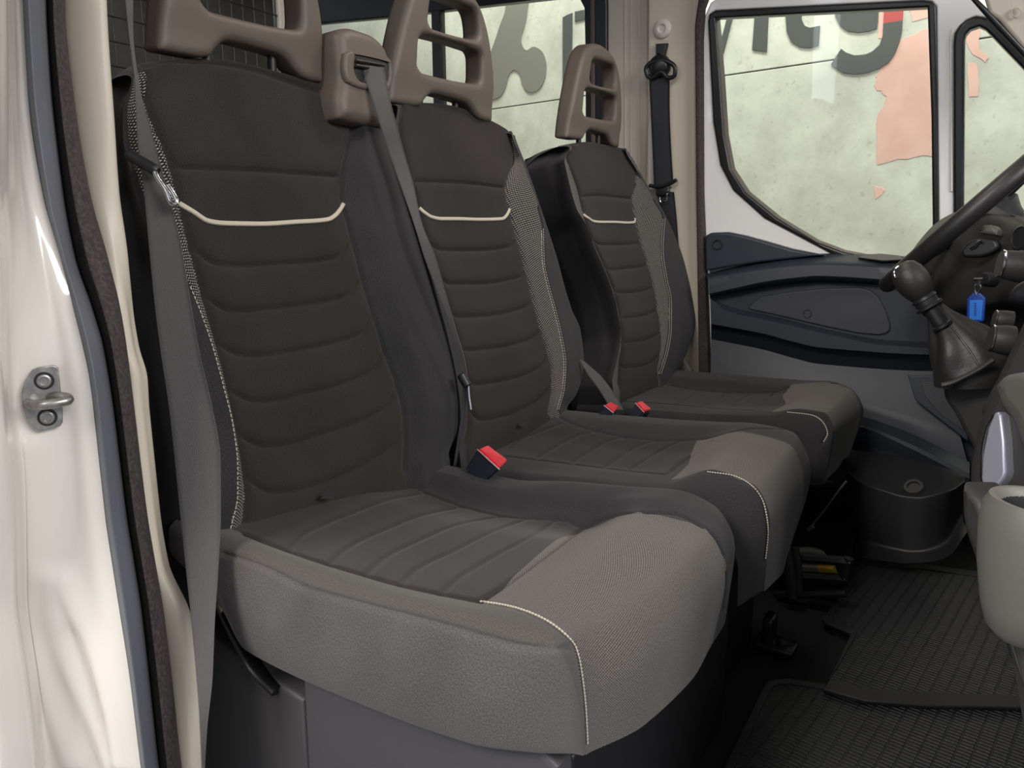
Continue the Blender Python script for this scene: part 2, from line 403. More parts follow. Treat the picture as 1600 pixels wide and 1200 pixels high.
letter('letter_v', [[(1114, 26), (1119, 26), (1128, 58), (1136, 26), (1146, 22), (1130, 84), (1124, 88)]], 'dark letter v at the left end of the lettering in the driver door window')
letter('letter_i', [[(1180, 10), (1201, 9), (1198, 81), (1175, 78)]], 'straight dark letter i on the wall, left of the curled t')
letter('letter_t', [[(1226, 5), (1253, 3), (1252, 30), (1257, 40), (1265, 43), (1281, 40), (1279, 71), (1266, 75), (1250, 74), (1236, 65), (1229, 50)]], 'dark curved foot of the letter t between the i and the g')
lg = thing('letter_g', 'large dark letter g with a red upper stem on the concrete wall', 'wall letter')
pxplate('bowl', WF, [[(1304, 5), (1305, 26), (1312, 40), (1325, 49), (1342, 51), (1357, 49), (1370, 45), (1372, 30), (1373, 5), (1371, 14), (1360, 19), (1350, 20), (1341, 17), (1338, 5)]], .005, .001, m_letter, lg, off=.006)
pxplate('tail', WF, [[(1380, 36), (1410, 32), (1409, 50), (1405, 66), (1398, 84), (1388, 98), (1372, 108), (1355, 114), (1336, 116), (1318, 114), (1298, 101), (1305, 90), (1314, 76), (1322, 82), (1334, 86), (1350, 86), (1363, 80), (1374, 70), (1379, 56)]], .005, .001, m_letter, lg, off=.006)
pxplate('red_stem', WF, [[(1382, 0), (1412, 0), (1410, 32), (1380, 37)]], .005, .001, m_redpaint, lg, off=.006)
tag(pxplate('letter_fragment', WF, [[(786, -20), (790, 10), (780, 42), (770, 72), (755, 110), (740, 140), (735, 160), (772, 155), (782, 150), (789, 138), (794, 120), (800, 111), (806, 110), (812, 116), (815, 128), (821, 140), (830, 144), (841, 140), (849, 128), (853, 106), (850, 86), (842, 76), (832, 73), (823, 78), (817, 73), (814, 60), (819, 40), (823, 20), (822, -20)]], .005, .001, m_letter2, None, off=.006, smooth_curve=True),
    'large glossy grey letter with a rounded lobe, seen through the rear side window', 'wall letter')
lb = thing('letter_bar_sign', 'narrow dark letter strokes on the wall just left of the driver headrest', 'wall letter')
pxplate('stroke', WF, [[(879, 27), (886, 23), (894, 20), (893, 130), (879, 130)]], .005, .001, m_letter, lb, off=.006)
pxplate('stroke', WF, [[(898, 18), (912, 15), (914, 30), (898, 34)]], .005, .001, m_letter, lb, off=.006)
tag(MB().box((0, 1, -.95), (12, 9, .1)).build('floor_outside', mat('hall_floor', (.30, .29, .28), .5)), 'smooth grey floor of the hall under the van', 'floor', kind='structure')

# ---------------------------------------------------------------- far side of the cab: side panel, rear window, pillar
SN = arr(0, -1, -.10); SN /= np.linalg.norm(SN)
def sideframe(y, z=.7): return fr((0, y, z), SN)
FS = sideframe(1.66)
side = thing('wall_far', 'greige painted inner side wall of the van behind the driver seat', 'side wall', kind='structure')
hole = [(470, 39), (500, 36), (601, 27), (759, 8), (893, -7), (905, -2), (912, 12), (914, 90), (914, 410), (470, 500)]
outer = [(-400, -300), (1012, -300), (1013, 0), (1010, 330), (1010, 620), (-400, 1500)]
pxplate('side_panel', FS, [outer, [(440, 30), (500, 24), (601, 14), (759, -6), (925, -22), (944, -8), (946, 8), (948, 430), (440, 540)]], .04, .006, m_quarter, side)
for x0 in (975, 984, 996):
    pxplate('pressed_rib', FS, [[(x0, -60), (x0+3, -60), (x0+3, 400), (x0, 400)]], .003, .001, m_quarter, side, off=.002)
win = thing('window_1', 'rear side window of the van in a thick black frame', 'window', kind='structure')
pxplate('window_frame', FS, [[(430, -80), (925, -150), (944, -60), (948, 8), (948, 430), (440, 540)], hole], .05, .006, m_seal, win, off=.012)
pxplate('frame_channel', FS, [[(922, -60), (928, -60), (930, 420), (924, 420)]], .006, .002, m_hard, win, off=.018)
pxplate('window_divider', FS, [[(672, -20), (686, -20), (694, 300), (680, 300)]], .03, .004, m_seal, win, off=.01)
pxplate('pane', FS, [[(435, -60), (925, -100), (935, 430), (440, 530)]], .004, .0005, m_glass, win, off=-.012)
pil = thing('trim_1', 'beige far pillar trim behind the driver seat belt', 'pillar trim', kind='structure')
FP = sideframe(1.63)
pxplate('pillar_cover', FP, [[(1012, -150), (1100, -150), (1088, 20), (1087, 300), (1100, 640), (1010, 640), (1011, 330)]], .05, .008, m_pillar, pil)
pxplate('pillar_recess', FP, [[(1013, 200), (1020, 170), (1028, 400), (1040, 560), (1014, 560)]], .003, .001, m_paint, pil, off=.0015)
pxplate('pillar_groove', FP, [[(1024, 63), (1045, 62), (1045, 100), (1023, 101)]], .003, .001, m_quarter, pil, off=.001)
sl = tag(pxplate('trim_2', sideframe(1.60), [[(1100, -80), (1118, -40), (1098, 12), (1095, 60), (1096, 300), (1108, 600), (1109, 640), (1092, 640), (1087, 300), (1085, 40), (1090, 0)]], .03, .006, m_textile), 'dark brown-black door seal running down beside the far pillar', 'door seal', kind='structure')
# ---------------------------------------------------------------- driver door
door = thing('door_1', 'white driver door with curved window and dark plastic panel', 'door', kind='structure')
FD = sideframe(1.63)
win_o = [(1106, 34), (1108, 22), (1118, 16), (1443, 0), (1456, 2), (1463, 10), (1465, 150), (1467, 345), (1466, 420), (1340, 412), (1303, 399), (1194, 341), (1145, 297), (1125, 258), (1114, 190)]
win_i = [(1117, 28), (1449, 11), (1455, 183), (1457, 345), (1456, 408), (1350, 400), (1318, 394), (1275, 378), (1214, 341), (1165, 301), (1141, 264), (1131, 211), (1125, 122)]
q_o = [(1490, 67), (1492, 52), (1500, 40), (1511, 30), (1525, 25), (1543, 28), (1556, 36), (1660, 155), (1660, 430), (1490, 415)]
q_i = [(1507, 63), (1509, 54), (1516, 46), (1530, 41), (1540, 46), (1552, 58), (1645, 155), (1645, 420), (1505, 405)]
frame_out = [(1098, 60), (1101, 25), (1110, 4), (1130, -10), (1300, -18), (1480, -26), (1521, -2), (1552, 18), (1604, 66), (1700, 160), (1700, 470), (1590, 470), (1500, 640), (1102, 640), (1098, 300)]
pxplate('door_frame', FD, [frame_out, win_o, q_o], .05, .004, m_doorpaint, door)
pxplate('window_seal', FD, [win_o, win_i], .05, .005, m_seal, door, off=.006)
pxplate('quarter_seal', FD, [q_o, q_i], .05, .005, m_seal, door, off=.006)
pxplate('door_glass', FD, [win_o], .004, .0005, m_glass, door, off=-.02)
pxplate('quarter_glass', FD, [q_o], .004, .0005, m_glass, door, off=-.02)
pxplate('frame_pressing', FD, [[(1483, 62), (1487, 44), (1489, 300), (1484, 300)]], .008, .003, m_paint, door, off=.004)
# panel: lines from top to bottom, (px list, Y)
def hline(pts, y, n=9): return resample([at(u, v, 1, y) for u, v in pts], n)
PL = [hline([(1104, 428), (1187, 409), (1291, 396), (1407, 400), (1520, 420)], 1.63),
      hline([(1104, 434), (1187, 419), (1291, 411), (1394, 416), (1500, 432)], 1.565),
      hline([(1107, 437), (1187, 422), (1291, 414), (1394, 420), (1500, 436)], 1.56),
      hline([(1108, 459), (1222, 436), (1291, 431), (1370, 436), (1490, 446)], 1.558),
      hline([(1109, 462), (1222, 440), (1291, 435), (1370, 440), (1490, 450)], 1.565),
      hline([(1109, 464), (1222, 446), (1291, 441), (1372, 445), (1490, 456)], 1.612),
      hline([(1109, 466), (1136, 478), (1205, 493), (1291, 514), (1394, 532), (1480, 536)], 1.612),
      hline([(1110, 467), (1136, 484), (1205, 498), (1291, 518), (1394, 537), (1480, 540)], 1.572),
      hline([(1110, 472), (1140, 488), (1205, 502), (1291, 522), (1394, 541), (1480, 544)], 1.565),
      hline([(1111, 506), (1187, 520), (1291, 544), (1394, 552), (1480, 554)], 1.565),
      hline([(1111, 510), (1187, 526), (1291, 551), (1394, 560), (1480, 562)], 1.60),
      hline([(1111, 530), (1187, 545), (1291, 570), (1394, 578), (1480, 580)], 1.625),
      hline([(1110, 590), (1187, 600), (1291, 622), (1394, 650), (1500, 680)], 1.60),
      hline([(1110, 640), (1187, 640), (1291, 650), (1380, 668), (1515, 735)], 1.575),
      hline([(1112, 660), (1187, 655), (1291, 665), (1380, 690), (1515, 760)], 1.58)]
G, gj, gk, xj, xk = lattice(PL, .02, lin_j=True)
mesh_obj('door_panel', G, grid_faces(*G.shape[:2]), m_navy, door, angle=38)
FD2 = sideframe(1.612, .5)
pxplate('pocket_panel', fr((0, 1.612, .5), (0, -1, 0)), [[(1169, 481), (1176, 472), (1190, 463), (1240, 455), (1291, 450), (1342, 449), (1360, 453), (1372, 463), (1384, 485), (1391, 506), (1391, 515), (1386, 521), (1373, 524), (1340, 521), (1291, 511), (1205, 491), (1172, 484)]], .012, .004, mat('grey_pocket_plastic', (.034, .039, .050), .55), door, off=.006)
pxplate('panel_clip', fr((0, 1.606, .5), (0, -1, 0)), [[(1261+7*math.cos(t*PI/8), 490+7*math.sin(t*PI/8)) for t in range(16)], [(1261+5.6*math.cos(t*PI/8), 490+5.6*math.sin(t*PI/8)) for t in range(16)]], .004, .0006, m_navy, door, off=.003)
pxplate('mirror_trim', fr((0, 1.61, .5), (0, -1, -.05)), [[(1101, 378), (1103, 368), (1110, 364), (1136, 363), (1165, 369), (1194, 377), (1235, 389), (1285, 399), (1240, 404), (1187, 410), (1140, 417), (1102, 424)]], .03, .006, m_navy, door, off=.006)
pxplate('trim_clip', fr((0, 1.602, .5), (0, -1, -.05)), [[(1121+8*math.cos(t*PI/8), 382+8*math.sin(t*PI/8)) for t in range(16)], [(1121+6.6*math.cos(t*PI/8), 382+6.6*math.sin(t*PI/8)) for t in range(16)]], .004, .0006, m_black, door, off=.003)
pxplate('ledge_recess', fr(at(1375, 404, 1, 1.6), (0, -.2, 1), up=(0, 1, 0)), [[(1341, 402), (1350, 398), (1375, 396), (1405, 399), (1412, 405), (1380, 407)]], .004, .001, m_black, door, off=.003)
pxplate('lower_pocket', fr((0, 1.585, .4), (0, -1, .06)), [[(1418, 586), (1432, 588), (1500, 582), (1512, 600), (1512, 690), (1490, 672), (1455, 645), (1430, 625)]], .006, .002, m_navy, door, off=.008)
pxplate('pocket_seam', fr((0, 1.585, .4), (0, -1, .06)), [[(1440, 600), (1447, 597), (1500, 596), (1505, 672), (1470, 648), (1446, 620)]], .003, .001, mat('grey_pocket_plastic_low', (.035, .038, .046), .55), door, off=.011)
# sill and a-pillar
tag(pxplate('trim_3', fr((0, 1.56, .7), (0, -1, -.3)), [[(1520, -60), (1545, 22), (1560, 32), (1610, 92), (1700, 180), (1760, 60), (1700, -100)]], .04, .008, m_pillar), 'pale windscreen pillar trim with round clip at top right', 'pillar trim', kind='structure')
ap = pxplate('trim_4', fr((0, 1.555, .7), (0, -1, -.3)), [[(1508, -10), (1516, -12), (1552, 24), (1612, 88), (1700, 172), (1695, 180), (1604, 96), (1546, 34)]], .02, .005, m_seal)
tag(ap, 'black seal along the windscreen pillar above the quarter window', 'door seal', kind='structure')
pxplate('trim_clip', fr((0, 1.555, .7), (0, -1, -.3)), [[(1588+8*math.cos(t*PI/8), 19+8*math.sin(t*PI/8)) for t in range(16)], [(1588+6.8*math.cos(t*PI/8), 19+6.8*math.sin(t*PI/8)) for t in range(16)]], .004, .0006, m_quarter, bpy.data.objects['trim_3'], off=.003)
SL = [hline([(1250, 640), (1340, 650), (1400, 668), (1515, 722)], 1.57),
      hline([(1250, 650), (1340, 662), (1400, 684), (1515, 740)], 1.52),
      hline([(1250, 655), (1340, 666), (1400, 690), (1515, 748)], 1.515),
      hline([(1250, 700), (1340, 705), (1400, 715), (1515, 775)], 1.53),
      hline([(1250, 760), (1340, 765), (1400, 775), (1515, 800)], 1.50)]
G, *_ = lattice(SL, .03, lin_j=True)
tag(mesh_obj('trim_5', G, grid_faces(*G.shape[:2]), m_navy, angle=38), 'dark plastic sill trim under the driver door panel', 'sill trim', kind='structure')

# ---------------------------------------------------------------- cab floor, roof, rear partition
tag(MB().box((.35, 1.66, .12), (2.1, .03, .30)).build('wall_far_lower', m_navy), 'dark lower side wall below the driver door', 'side wall', kind='structure')
tag(MB().box((.35, .75, -.029), (2.1, 1.9, .04)).build('floor', m_floor), 'black carpeted cab floor under the seats', 'floor', kind='structure')
tag(MB().box((-.25, .75, 1.62), (2.6, 1.95, .04)).build('ceiling', m_liner), 'pale headliner above the cab', 'ceiling', kind='structure')
part_ = thing('partition_grille', 'black wire mesh partition behind the nearest headrest', 'grille', kind='thing')
b = MB()
for i in range(30):
    y = -.12+.0275*i
    b.tube([(-.62, y, .85), (-.62, y, 1.45)], .0014, 6)
for i in range(16):
    z = .85+.04*i
    b.tube([(-.617, -.12, z), (-.617, .68, z)], .0014, 6)
b.build('wire_mesh', m_grille, part_)
MB().box((-.62, .69, 1.1), (.02, .02, .9), bev=.003).build('frame_post', m_quarter, part_)
MB().box((-.62, .28, .86), (.02, .82, .03), bev=.003).build('frame_rail', m_grille, part_)
rebase(part_, (-.62, .28, .64))
tag(MB().box((-1.0, .385, .95), (.04, 1.57, 1.3), bev=.01).build('cargo_panel', m_cargo), 'grey panel in the load space behind the wire mesh', 'panel')
tag(MB().box((-.50, .8, .30), (.03, 1.7, .72)).build('wall_rear', m_black), 'black bulkhead behind the seat backs', 'bulkhead', kind='structure')

# ---------------------------------------------------------------- near door jamb
def interp_line(tab, ys): 
    t = np.array(tab, float); return pchip(t[:, 1], t[:, :1], ys)[:, 0]
ys = np.array([-60, 60, 180, 300, 400, 480, 540, 590, 640, 720, 800, 880, 960, 1060, 1160, 1260.])
B1 = [(4, -100), (6, 0), (8, 300), (13, 450), (17, 600), (30, 750), (37, 950), (50, 1040), (62, 1120), (75, 1300)]
B2 = [(22, -100), (30, 0), (33, 100), (43, 200), (60, 300), (88, 400), (113, 500), (133, 587), (143, 667), (157, 797), (180, 950), (197, 1062), (214, 1200), (226, 1300)]
B3 = [(70, -100), (72, 0), (80, 133), (90, 233), (117, 397), (130, 440), (157, 520), (177, 633), (197, 797), (221, 950), (249, 1200), (262, 1300)]
B4 = [(99, -100), (100, 0), (103, 67), (115, 167), (130, 267), (162, 400), (190, 510), (207, 633), (227, 797), (255, 969), (281, 1200), (294, 1300)]
B5 = [(163, -100), (167, 0), (172, 100), (180, 200), (193, 367), (200, 400), (212, 517), (217, 540), (227, 556), (233, 633), (240, 700), (250, 797), (257, 830), (263, 875), (275, 920), (297, 957), (306, 1000), (314, 1060), (320, 1200), (320, 1300)]
def jl(tab, y, dx=0): return np.array([at(u+dx, v, 1, y) for u, v in zip(interp_line(tab, ys), ys)])
def jmix(ta, tb, f, y): 
    a = interp_line(ta, ys); c = interp_line(tb, ys); return np.array([at(p*(1-f)+q*f, v, 1, y) for p, q, v in zip(a, c, ys)])
jamb = thing('trim_6', 'glossy white door jamb with striker at the left edge', 'door jamb', kind='structure')
JL = [jl(B1, -.238, -70)+arr(-.9, 0, 0), jl(B1, -.235, -70), jl(B1, -.212, -22), jl(B1, -.196, -6), jl(B1, -.183, 5), jmix(B1, B2, .35, -.168), jmix(B1, B2, .70, -.151), jmix(B1, B2, .86, -.146), jl(B2, -.138, 6)]
G, gj, gk, xj, xk = lattice(JL, .005)
N = grid_normals(G)
def polydist(P, poly):
    P = P.reshape(-1, 3); poly = np.asarray(poly); best = np.full(len(P), 9.)
    for a, c in zip(poly[:-1], poly[1:]):
        ab = c-a; t = np.clip(((P-a)@ab)/(ab@ab+1e-12), 0, 1); best = np.minimum(best, np.linalg.norm(P-(a+t[:, None]*ab), axis=1))
    return best
def bvh_of(G):
    V = G.reshape(-1, 3); F = grid_faces(*G.shape[:2]); return BVHTree.FromPolygons([Vector(v) for v in V], [tuple(int(i) for i in f) for f in F])
def snap(tree, pts, n=None):
    """drop photo points on a surface along the line of sight"""
    pts = resample(np.array(pts, float), n) if n else np.array(pts, float)
    out = []; nn = []
    for u, v in pts:
        r = ray(u, v); h, no, i, d = tree.ray_cast(Vector(CP), Vector(r/np.linalg.norm(r)))
        if h is not None:
            no = np.array(no); no = -no if no@r > 0 else no
            out.append(np.array(h)); nn.append(no)
    return np.array(out), np.array(nn)
def bump_lines(G, N, lines, amp, wid):
    d = np.full(G.shape[0]*G.shape[1], 9.)
    for l in lines:
        if len(l) > 1: d = np.minimum(d, polydist(G, l))
    d = d.reshape(G.shape[:2])
    return G+N*(amp*np.exp(-(d/wid)**2))[..., None]
tr = bvh_of(G)
fl = -1 if (N[5, 8]@ray(80, 620)) > 0 else 1
N = N*fl
l1, _ = snap(tr, [(85, 905), (86, 960), (100, 1020), (125, 1080), (150, 1140), (170, 1198)], 20)
l2, _ = snap(tr, [(95, 905), (118, 950), (140, 1000), (160, 1060), (178, 1130), (186, 1190)], 20)
l3, _ = snap(tr, [(45, 700), (52, 850), (58, 1000), (80, 1100), (110, 1190)], 20)
G = bump_lines(G, N, [l1, l2], .008, .011); G = bump_lines(G, N, [l3], .006, .012)
l4, _ = snap(tr, [(108, 1000), (130, 1070), (150, 1150), (158, 1198)], 20); G = bump_lines(G, N, [l4], -.006, .016)
G_jamb = G
mesh_obj('jamb_panel', G, grid_faces(*G.shape[:2]), m_paint, jamb)
JL = [jl(B2, -.125), jl(B2, -.135, 3), jmix(B2, B3, .35, -.142), jmix(B2, B3, .75, -.132), jl(B3, -.115, -2), jl(B3, -.085)]
G, *_ = lattice(JL, .006)
tag(mesh_obj('trim_7', G, grid_faces(*G.shape[:2]), m_rubber), 'smooth blue-grey rubber door seal curving down the left side', 'door seal', kind='structure')
JL = [jl(B3, -.085), jl(B3, -.104, 3), jmix(B3, B4, .4, -.108), jmix(B3, B4, .85, -.096), jl(B4, -.06)]
G, *_ = lattice(JL, .006)
tag(mesh_obj('trim_8', G, grid_faces(*G.shape[:2]), m_textile), 'dark brown textured seal beside the blue-grey one', 'door seal', kind='structure')
JL = [jl(B4, -.05, -6), jl(B4, -.072, 2), jmix(B4, B5, .5, -.066), jl(B5, -.056, -5), jl(B5, -.050), jl(B5, -.035)+arr(-.03, 0, 0), jl(B5, -.02)+arr(-.12, 0, 0)]
G, gj, *_ = lattice(JL, .006)
tag(mesh_obj('trim_9', G, grid_faces(*G.shape[:2]), m_pillar), 'cream inner pillar strip between the seals and the nearest seat', 'pillar trim', kind='structure')
tag(MB().box((-.30, -.075, .72), (.42, .03, 1.6)).build('wall_near', m_black), 'black lining behind the near pillar', 'side wall', kind='structure')
# striker
st = thing('door_striker', 'grey metal door striker with two star bolts on the white jamb', 'door striker')
pts_, nn_ = snap(bvh_of(G_jamb), [(60, 600), (70, 622), (75, 645), (85, 622)])
c0 = pts_[1]; sn = nn_.mean(0); sn[2] = 0; sn /= np.linalg.norm(sn); c0 = c0+sn*.004
SF = fr(c0, sn)
pxplate('plate', SF, [[(50, 578), (60, 574), (84, 571), (91, 575), (94, 600), (98, 640), (98, 660), (94, 666), (62, 674), (52, 668), (42, 655), (35, 635), (34, 612), (39, 595)]], .003, .0008, m_zinc, st, off=.004)
for (u, v) in ((69, 595), (74, 652)):
    q = ipn(u, v, sn, sn@c0+.004)
    bo = MB().lathe(q, sn, [(.0058, 0), (.0058, .0016), (.005, .0022), (.0036, .0022), (.0034, .0008), (.0001, .0008)], 20).build('bolt', m_black if False else m_zinc, st)
    s_ = MB().lathe(q, sn, [(.0078, .0002), (.0078, .0006), (.0058, .0006)], 24, cap=False).build('washer_ring', m_black, bo)
lp = [ipn(46, 629, sn, sn@c0+.004), ipn(50, 632, sn, sn@c0+.014), ipn(66, 633, sn, sn@c0+.024), ipn(92, 629, sn, sn@c0+.026), ipn(106, 626, sn, sn@c0+.024), ipn(107, 622, sn, sn@c0+.020), ipn(92, 619, sn, sn@c0+.014), ipn(80, 620, sn, sn@c0+.004)]
MB().tube(resample(lp, 30), .0042, 12).build('loop', m_zinc, st)
rebase(st, c0)

# ---------------------------------------------------------------- seats
PB = plane(13, 0, .40)
THK = .125
def seat_back(root, name, lines, seams_insert, seams_rib, piping, stitches, mats_gap, flank_mat, res=.0025, tower=False):
    """lines: (photo points bottom to top, forward offset); builds a closed cushion in 3-D"""
    Mk = 13
    L = []
    for pts, d in lines:
        q = np.array([loc(u, v, PB, d) for u, v in pts]); L.append(resample(q, Mk))
    L = np.array(L)                                         # J, Mk, 3  local
    Lf = []
    for j in range(len(L)):
        g = L[j]; top = g[-1]; ydir = 0
        bot = [g[0]+arr(0, -.07, -.035), g[0]+arr(0, -.035, -.004)]
        tp = [top+arr(0, .007, -.012), top+arr(0, .010, -.035), top+arr(0, .006, -.075), top+arr(0, -.008, -THK)]
        Lf.append(np.vstack([bot, g, tp]))
    Lf = np.array(Lf)
    # bring the outermost columns in at the top so the shoulders are rounded
    def side(col, sgn):
        a = col.copy(); a[:, 0] += sgn*.008; a[:, 2] -= .022; a[-5:, 0] -= sgn*np.array([.001, .003, .004, .005, .006]); a[-5:, 1] -= np.array([.001, .003, .005, .006, .006])
        c = col.copy(); c[:, 0] += sgn*.010; c[:, 2] = np.minimum(c[:, 2]-.06, 0)-.0
        e = col.copy(); e[:, 0] += sgn*.002; e[:, 2] = -THK
        c[-5:, 1] -= np.array([.002, .004, .006, .007, .006]); c[-5:, 0] -= sgn*np.array([.002, .005, .008, .010, .012]); e[-5:, 1] -= np.array([.003, .006, .008, .009, .008]); e[-5:, 0] -= sgn*.01
        for q in (a, c, e): q[:, 2] = np.maximum(q[:, 2], -THK)
        return [a, c, e]
    le = side(Lf[0], -1); ri = side(Lf[-1], +1)
    A = np.array(le[::-1]+list(Lf)+ri)
    # back sheet
    G, gj, gk, xj, xk = lattice(A, res)
    W = wor(G, PB)
    N = grid_normals(W)
    mid = N[N.shape[0]//2, N.shape[1]//3]
    if mid@PB[0] < 0: N = -N
    tree = bvh_of(W)
    ins = [snap(tree, s, 40)[0] for s in seams_insert]
    rb = [snap(tree, s, 40)[0] for s in seams_rib]
    D = np.full(W.shape[0]*W.shape[1], 9.)
    for l in rb: 
        if len(l) > 1: D = np.minimum(D, polydist(W, l))
    D = D.reshape(W.shape[:2])
    gapc = np.array([g for g in gj]+[gj[-1]])
    nL = 3
    is_ins = np.array([1.0 if mats_gap.get(g-nL, 0) == 0 and 0 <= g-nL < len(lines)-1 else 0.0 for g in gapc])[:, None]
    disp = -.0042*np.exp(-(D/.0026)**2)+is_ins*.0030*(1-np.exp(-(D/.009)**2))*np.exp(-(D/.12)**2)
    D2 = np.full(W.shape[0]*W.shape[1], 9.)
    for l in ins:
        if len(l) > 1: D2 = np.minimum(D2, polydist(W, l))
    D2 = D2.reshape(W.shape[:2]); disp *= .25+.75*(1-np.exp(-(D2/.009)**2)); disp -= .0042*np.exp(-(D2/.0040)**2)
    W2 = W+N*disp[..., None]
    F = grid_faces(*W.shape[:2])
    nk = W.shape[1]-1
    midx = np.array([[flank_mat if not (0 <= g-nL < len(lines)-1) else (mats_gap.get(g-nL, 0) if k_ < Mk+1 or mats_gap.get(g-nL, 0) == 0 else 1) for k_ in gk] for g in gj]).ravel()
    U, Vv = np.meshgrid(xk, xj)
    V = W2.reshape(-1, 3)
    # close the back
    nj_, nk_ = W.shape[:2]
    i0 = np.arange(nk_); F = list(map(tuple, F))
    a0 = i0; a1 = (nj_-1)*nk_+i0
    F += [(int(a0[i]), int(a0[i+1]), int(a1[i+1]), int(a1[i])) for i in range(nk_-1)]
    midx = np.r_[midx, np.full(nk_-1, flank_mat)]
    uv = np.stack([U.ravel(), Vv.ravel()], 1)
    o = mesh_obj(name, V, F, [m_insert, m_side, m_twill], root, midx=midx, uv=uv)
    tree2 = bvh_of(W2)
    if piping:
        P, NN = snap(tree2, piping, 60); P = P+NN*.0008
        k = np.ones(5)/5
        MB().tube(P, .0030, 8, flat=.7, up=NN).build('accent_piping', m_piping, o)
    for s in stitches: stitch(tree2, s, o)
    return o, tree2
def stitch(tree, pts, parent, step=.0055, ln=.0038, rad=.00075, off=.0004, m=None):
    P, NN = snap(tree, pts, 160)
    if len(P) < 3: return
    e = np.r_[0, np.cumsum(np.linalg.norm(np.diff(P, axis=0), axis=1))]
    b = MB(); n = int(e[-1]/step)
    for i in range(n):
        a, c = i*step, i*step+ln
        q = [np.array([np.interp(t, e, P[:, k]) for k in range(3)]) for t in (a, (a+c)/2, c)]
        no = np.array([np.interp(a, e, NN[:, k]) for k in range(3)])
        if np.linalg.norm(q[0]-q[2]) > ln*3: continue
        b.tube([p+no*off for p in q], [rad*.6, rad, rad*.6], 6, up=no)
    if b.n: b.build('stitching', m or m_thread, parent)

bench = thing('passenger_bench', 'two-place passenger bench in dark cloth with grey side and front panels', 'seat')
S1 = [(362, 828), (372, 772), (372, 730), (365, 667), (351, 608), (334, 545), (316, 492), (295, 440), (262, 380), (235, 330), (216, 280), (203, 230), (199, 190), (201, 150), (208, 122)]
I1 = [(381, 828), (386, 772), (383, 744), (370, 678), (356, 608), (338, 534), (318, 461), (300, 392), (284, 330), (269, 262), (257, 230), (240, 190), (226, 151), (220, 125), (228, 106)]
R1 = [(631, 735), (633, 685), (631, 650), (621, 604), (603, 555), (586, 500), (568, 443), (558, 403), (544, 350), (533, 305), (535, 270), (547, 217), (551, 190), (551, 165), (545, 152)]
E1 = [(700, 712), (719, 657), (721, 615), (715, 573), (698, 517), (677, 450), (645, 350), (617, 270), (600, 215), (593, 190), (588, 172)]
M1 = [(505, 785), (511, 720), (495, 640), (470, 540), (445, 440), (420, 350), (405, 270), (395, 190), (390, 130), (390, 104)]
def mixl(A, B_, f):
    a = resample(np.array(A, float), 14); c = resample(np.array(B_, float), 14); return [tuple(p*(1-f)+q*f) for p, q in zip(a, c)]
L1e = [(322, 850), (305, 760), (285, 680), (262, 580), (243, 480), (220, 380), (200, 300), (188, 240), (185, 190), (189, 150), (202, 122)]
ribs1 = [[(269, 262), (390, 266), (533, 276)], [(299, 389), (310, 395), (341, 413), (380, 415), (425, 413), (516, 405), (530, 400), (547, 378)],
         [(318, 463), (330, 470), (358, 485), (380, 486), (442, 480), (537, 464), (547, 458), (560, 441)],
         [(337, 536), (350, 543), (379, 555), (400, 556), (460, 548), (558, 524), (568, 517), (580, 498)],
         [(356, 608), (370, 616), (400, 627), (420, 627), (477, 615), (575, 583), (587, 573), (600, 548)],
         [(371, 678), (385, 686), (411, 697), (430, 697), (495, 681), (593, 643), (606, 632), (619, 606)],
         [(385, 746), (398, 756), (425, 769), (445, 769), (495, 757), (600, 706), (615, 693), (630, 669)]]
pip1 = [(280, 318), (300, 330), (327, 346), (350, 349), (407, 350), (460, 347), (512, 343), (524, 336), (537, 318)]
sb1, t1 = seat_back(bench, 'backrest', [(L1e, -.022), (mixl(L1e, S1, .5), .006), (S1, .006), (I1, 0), (M1, -.008), (R1, 0), (mixl(R1, E1, .45), .016), (mixl(R1, E1, .8), .012), (E1, -.018)],
                    [I1, R1, [(218, 135), (222, 112), (245, 95), (313, 96), (390, 108), (460, 130), (523, 150)]], ribs1, pip1,
                    [[(360, 826), (371, 772), (371, 730), (364, 667), (350, 608), (333, 545), (315, 492), (296, 445)]], {0: 1, 1: 1, 2: 2, 3: 0, 4: 0, 5: 1, 6: 1, 7: 1}, 1)
sb1['label'] = 'nearest of the two bench backrests'
I2 = [(728, 692), (733, 650), (731, 610), (725, 570), (716, 530), (704, 490), (692, 450), (679, 410), (667, 370), (656, 330), (648, 300), (636, 262), (628, 220), (625, 190), (630, 166)]
R2 = [(858, 645), (864, 604), (863, 577), (856, 544), (844, 508), (832, 460), (820, 412), (811, 378), (802, 347), (797, 327), (792, 304), (791, 291), (802, 259), (805, 238), (797, 208)]
S2 = [(873, 640), (882, 604), (884, 568), (878, 526), (868, 484), (856, 439), (850, 405), (849, 356), (842, 325), (828, 285), (815, 250), (806, 228), (800, 211)]
E2 = [(885, 640), (906, 600), (911, 556), (907, 520), (889, 475), (868, 399), (845, 331), (825, 272), (814, 244), (807, 226), (803, 214)]
M2 = [(795, 668), (798, 620), (788, 560), (770, 480), (748, 410), (730, 350), (720, 290), (715, 230), (713, 190), (713, 169)]
L2 = [(705, 708), (706, 650), (700, 600), (686, 530), (668, 450), (646, 370), (626, 290), (612, 230), (606, 190), (612, 168)]
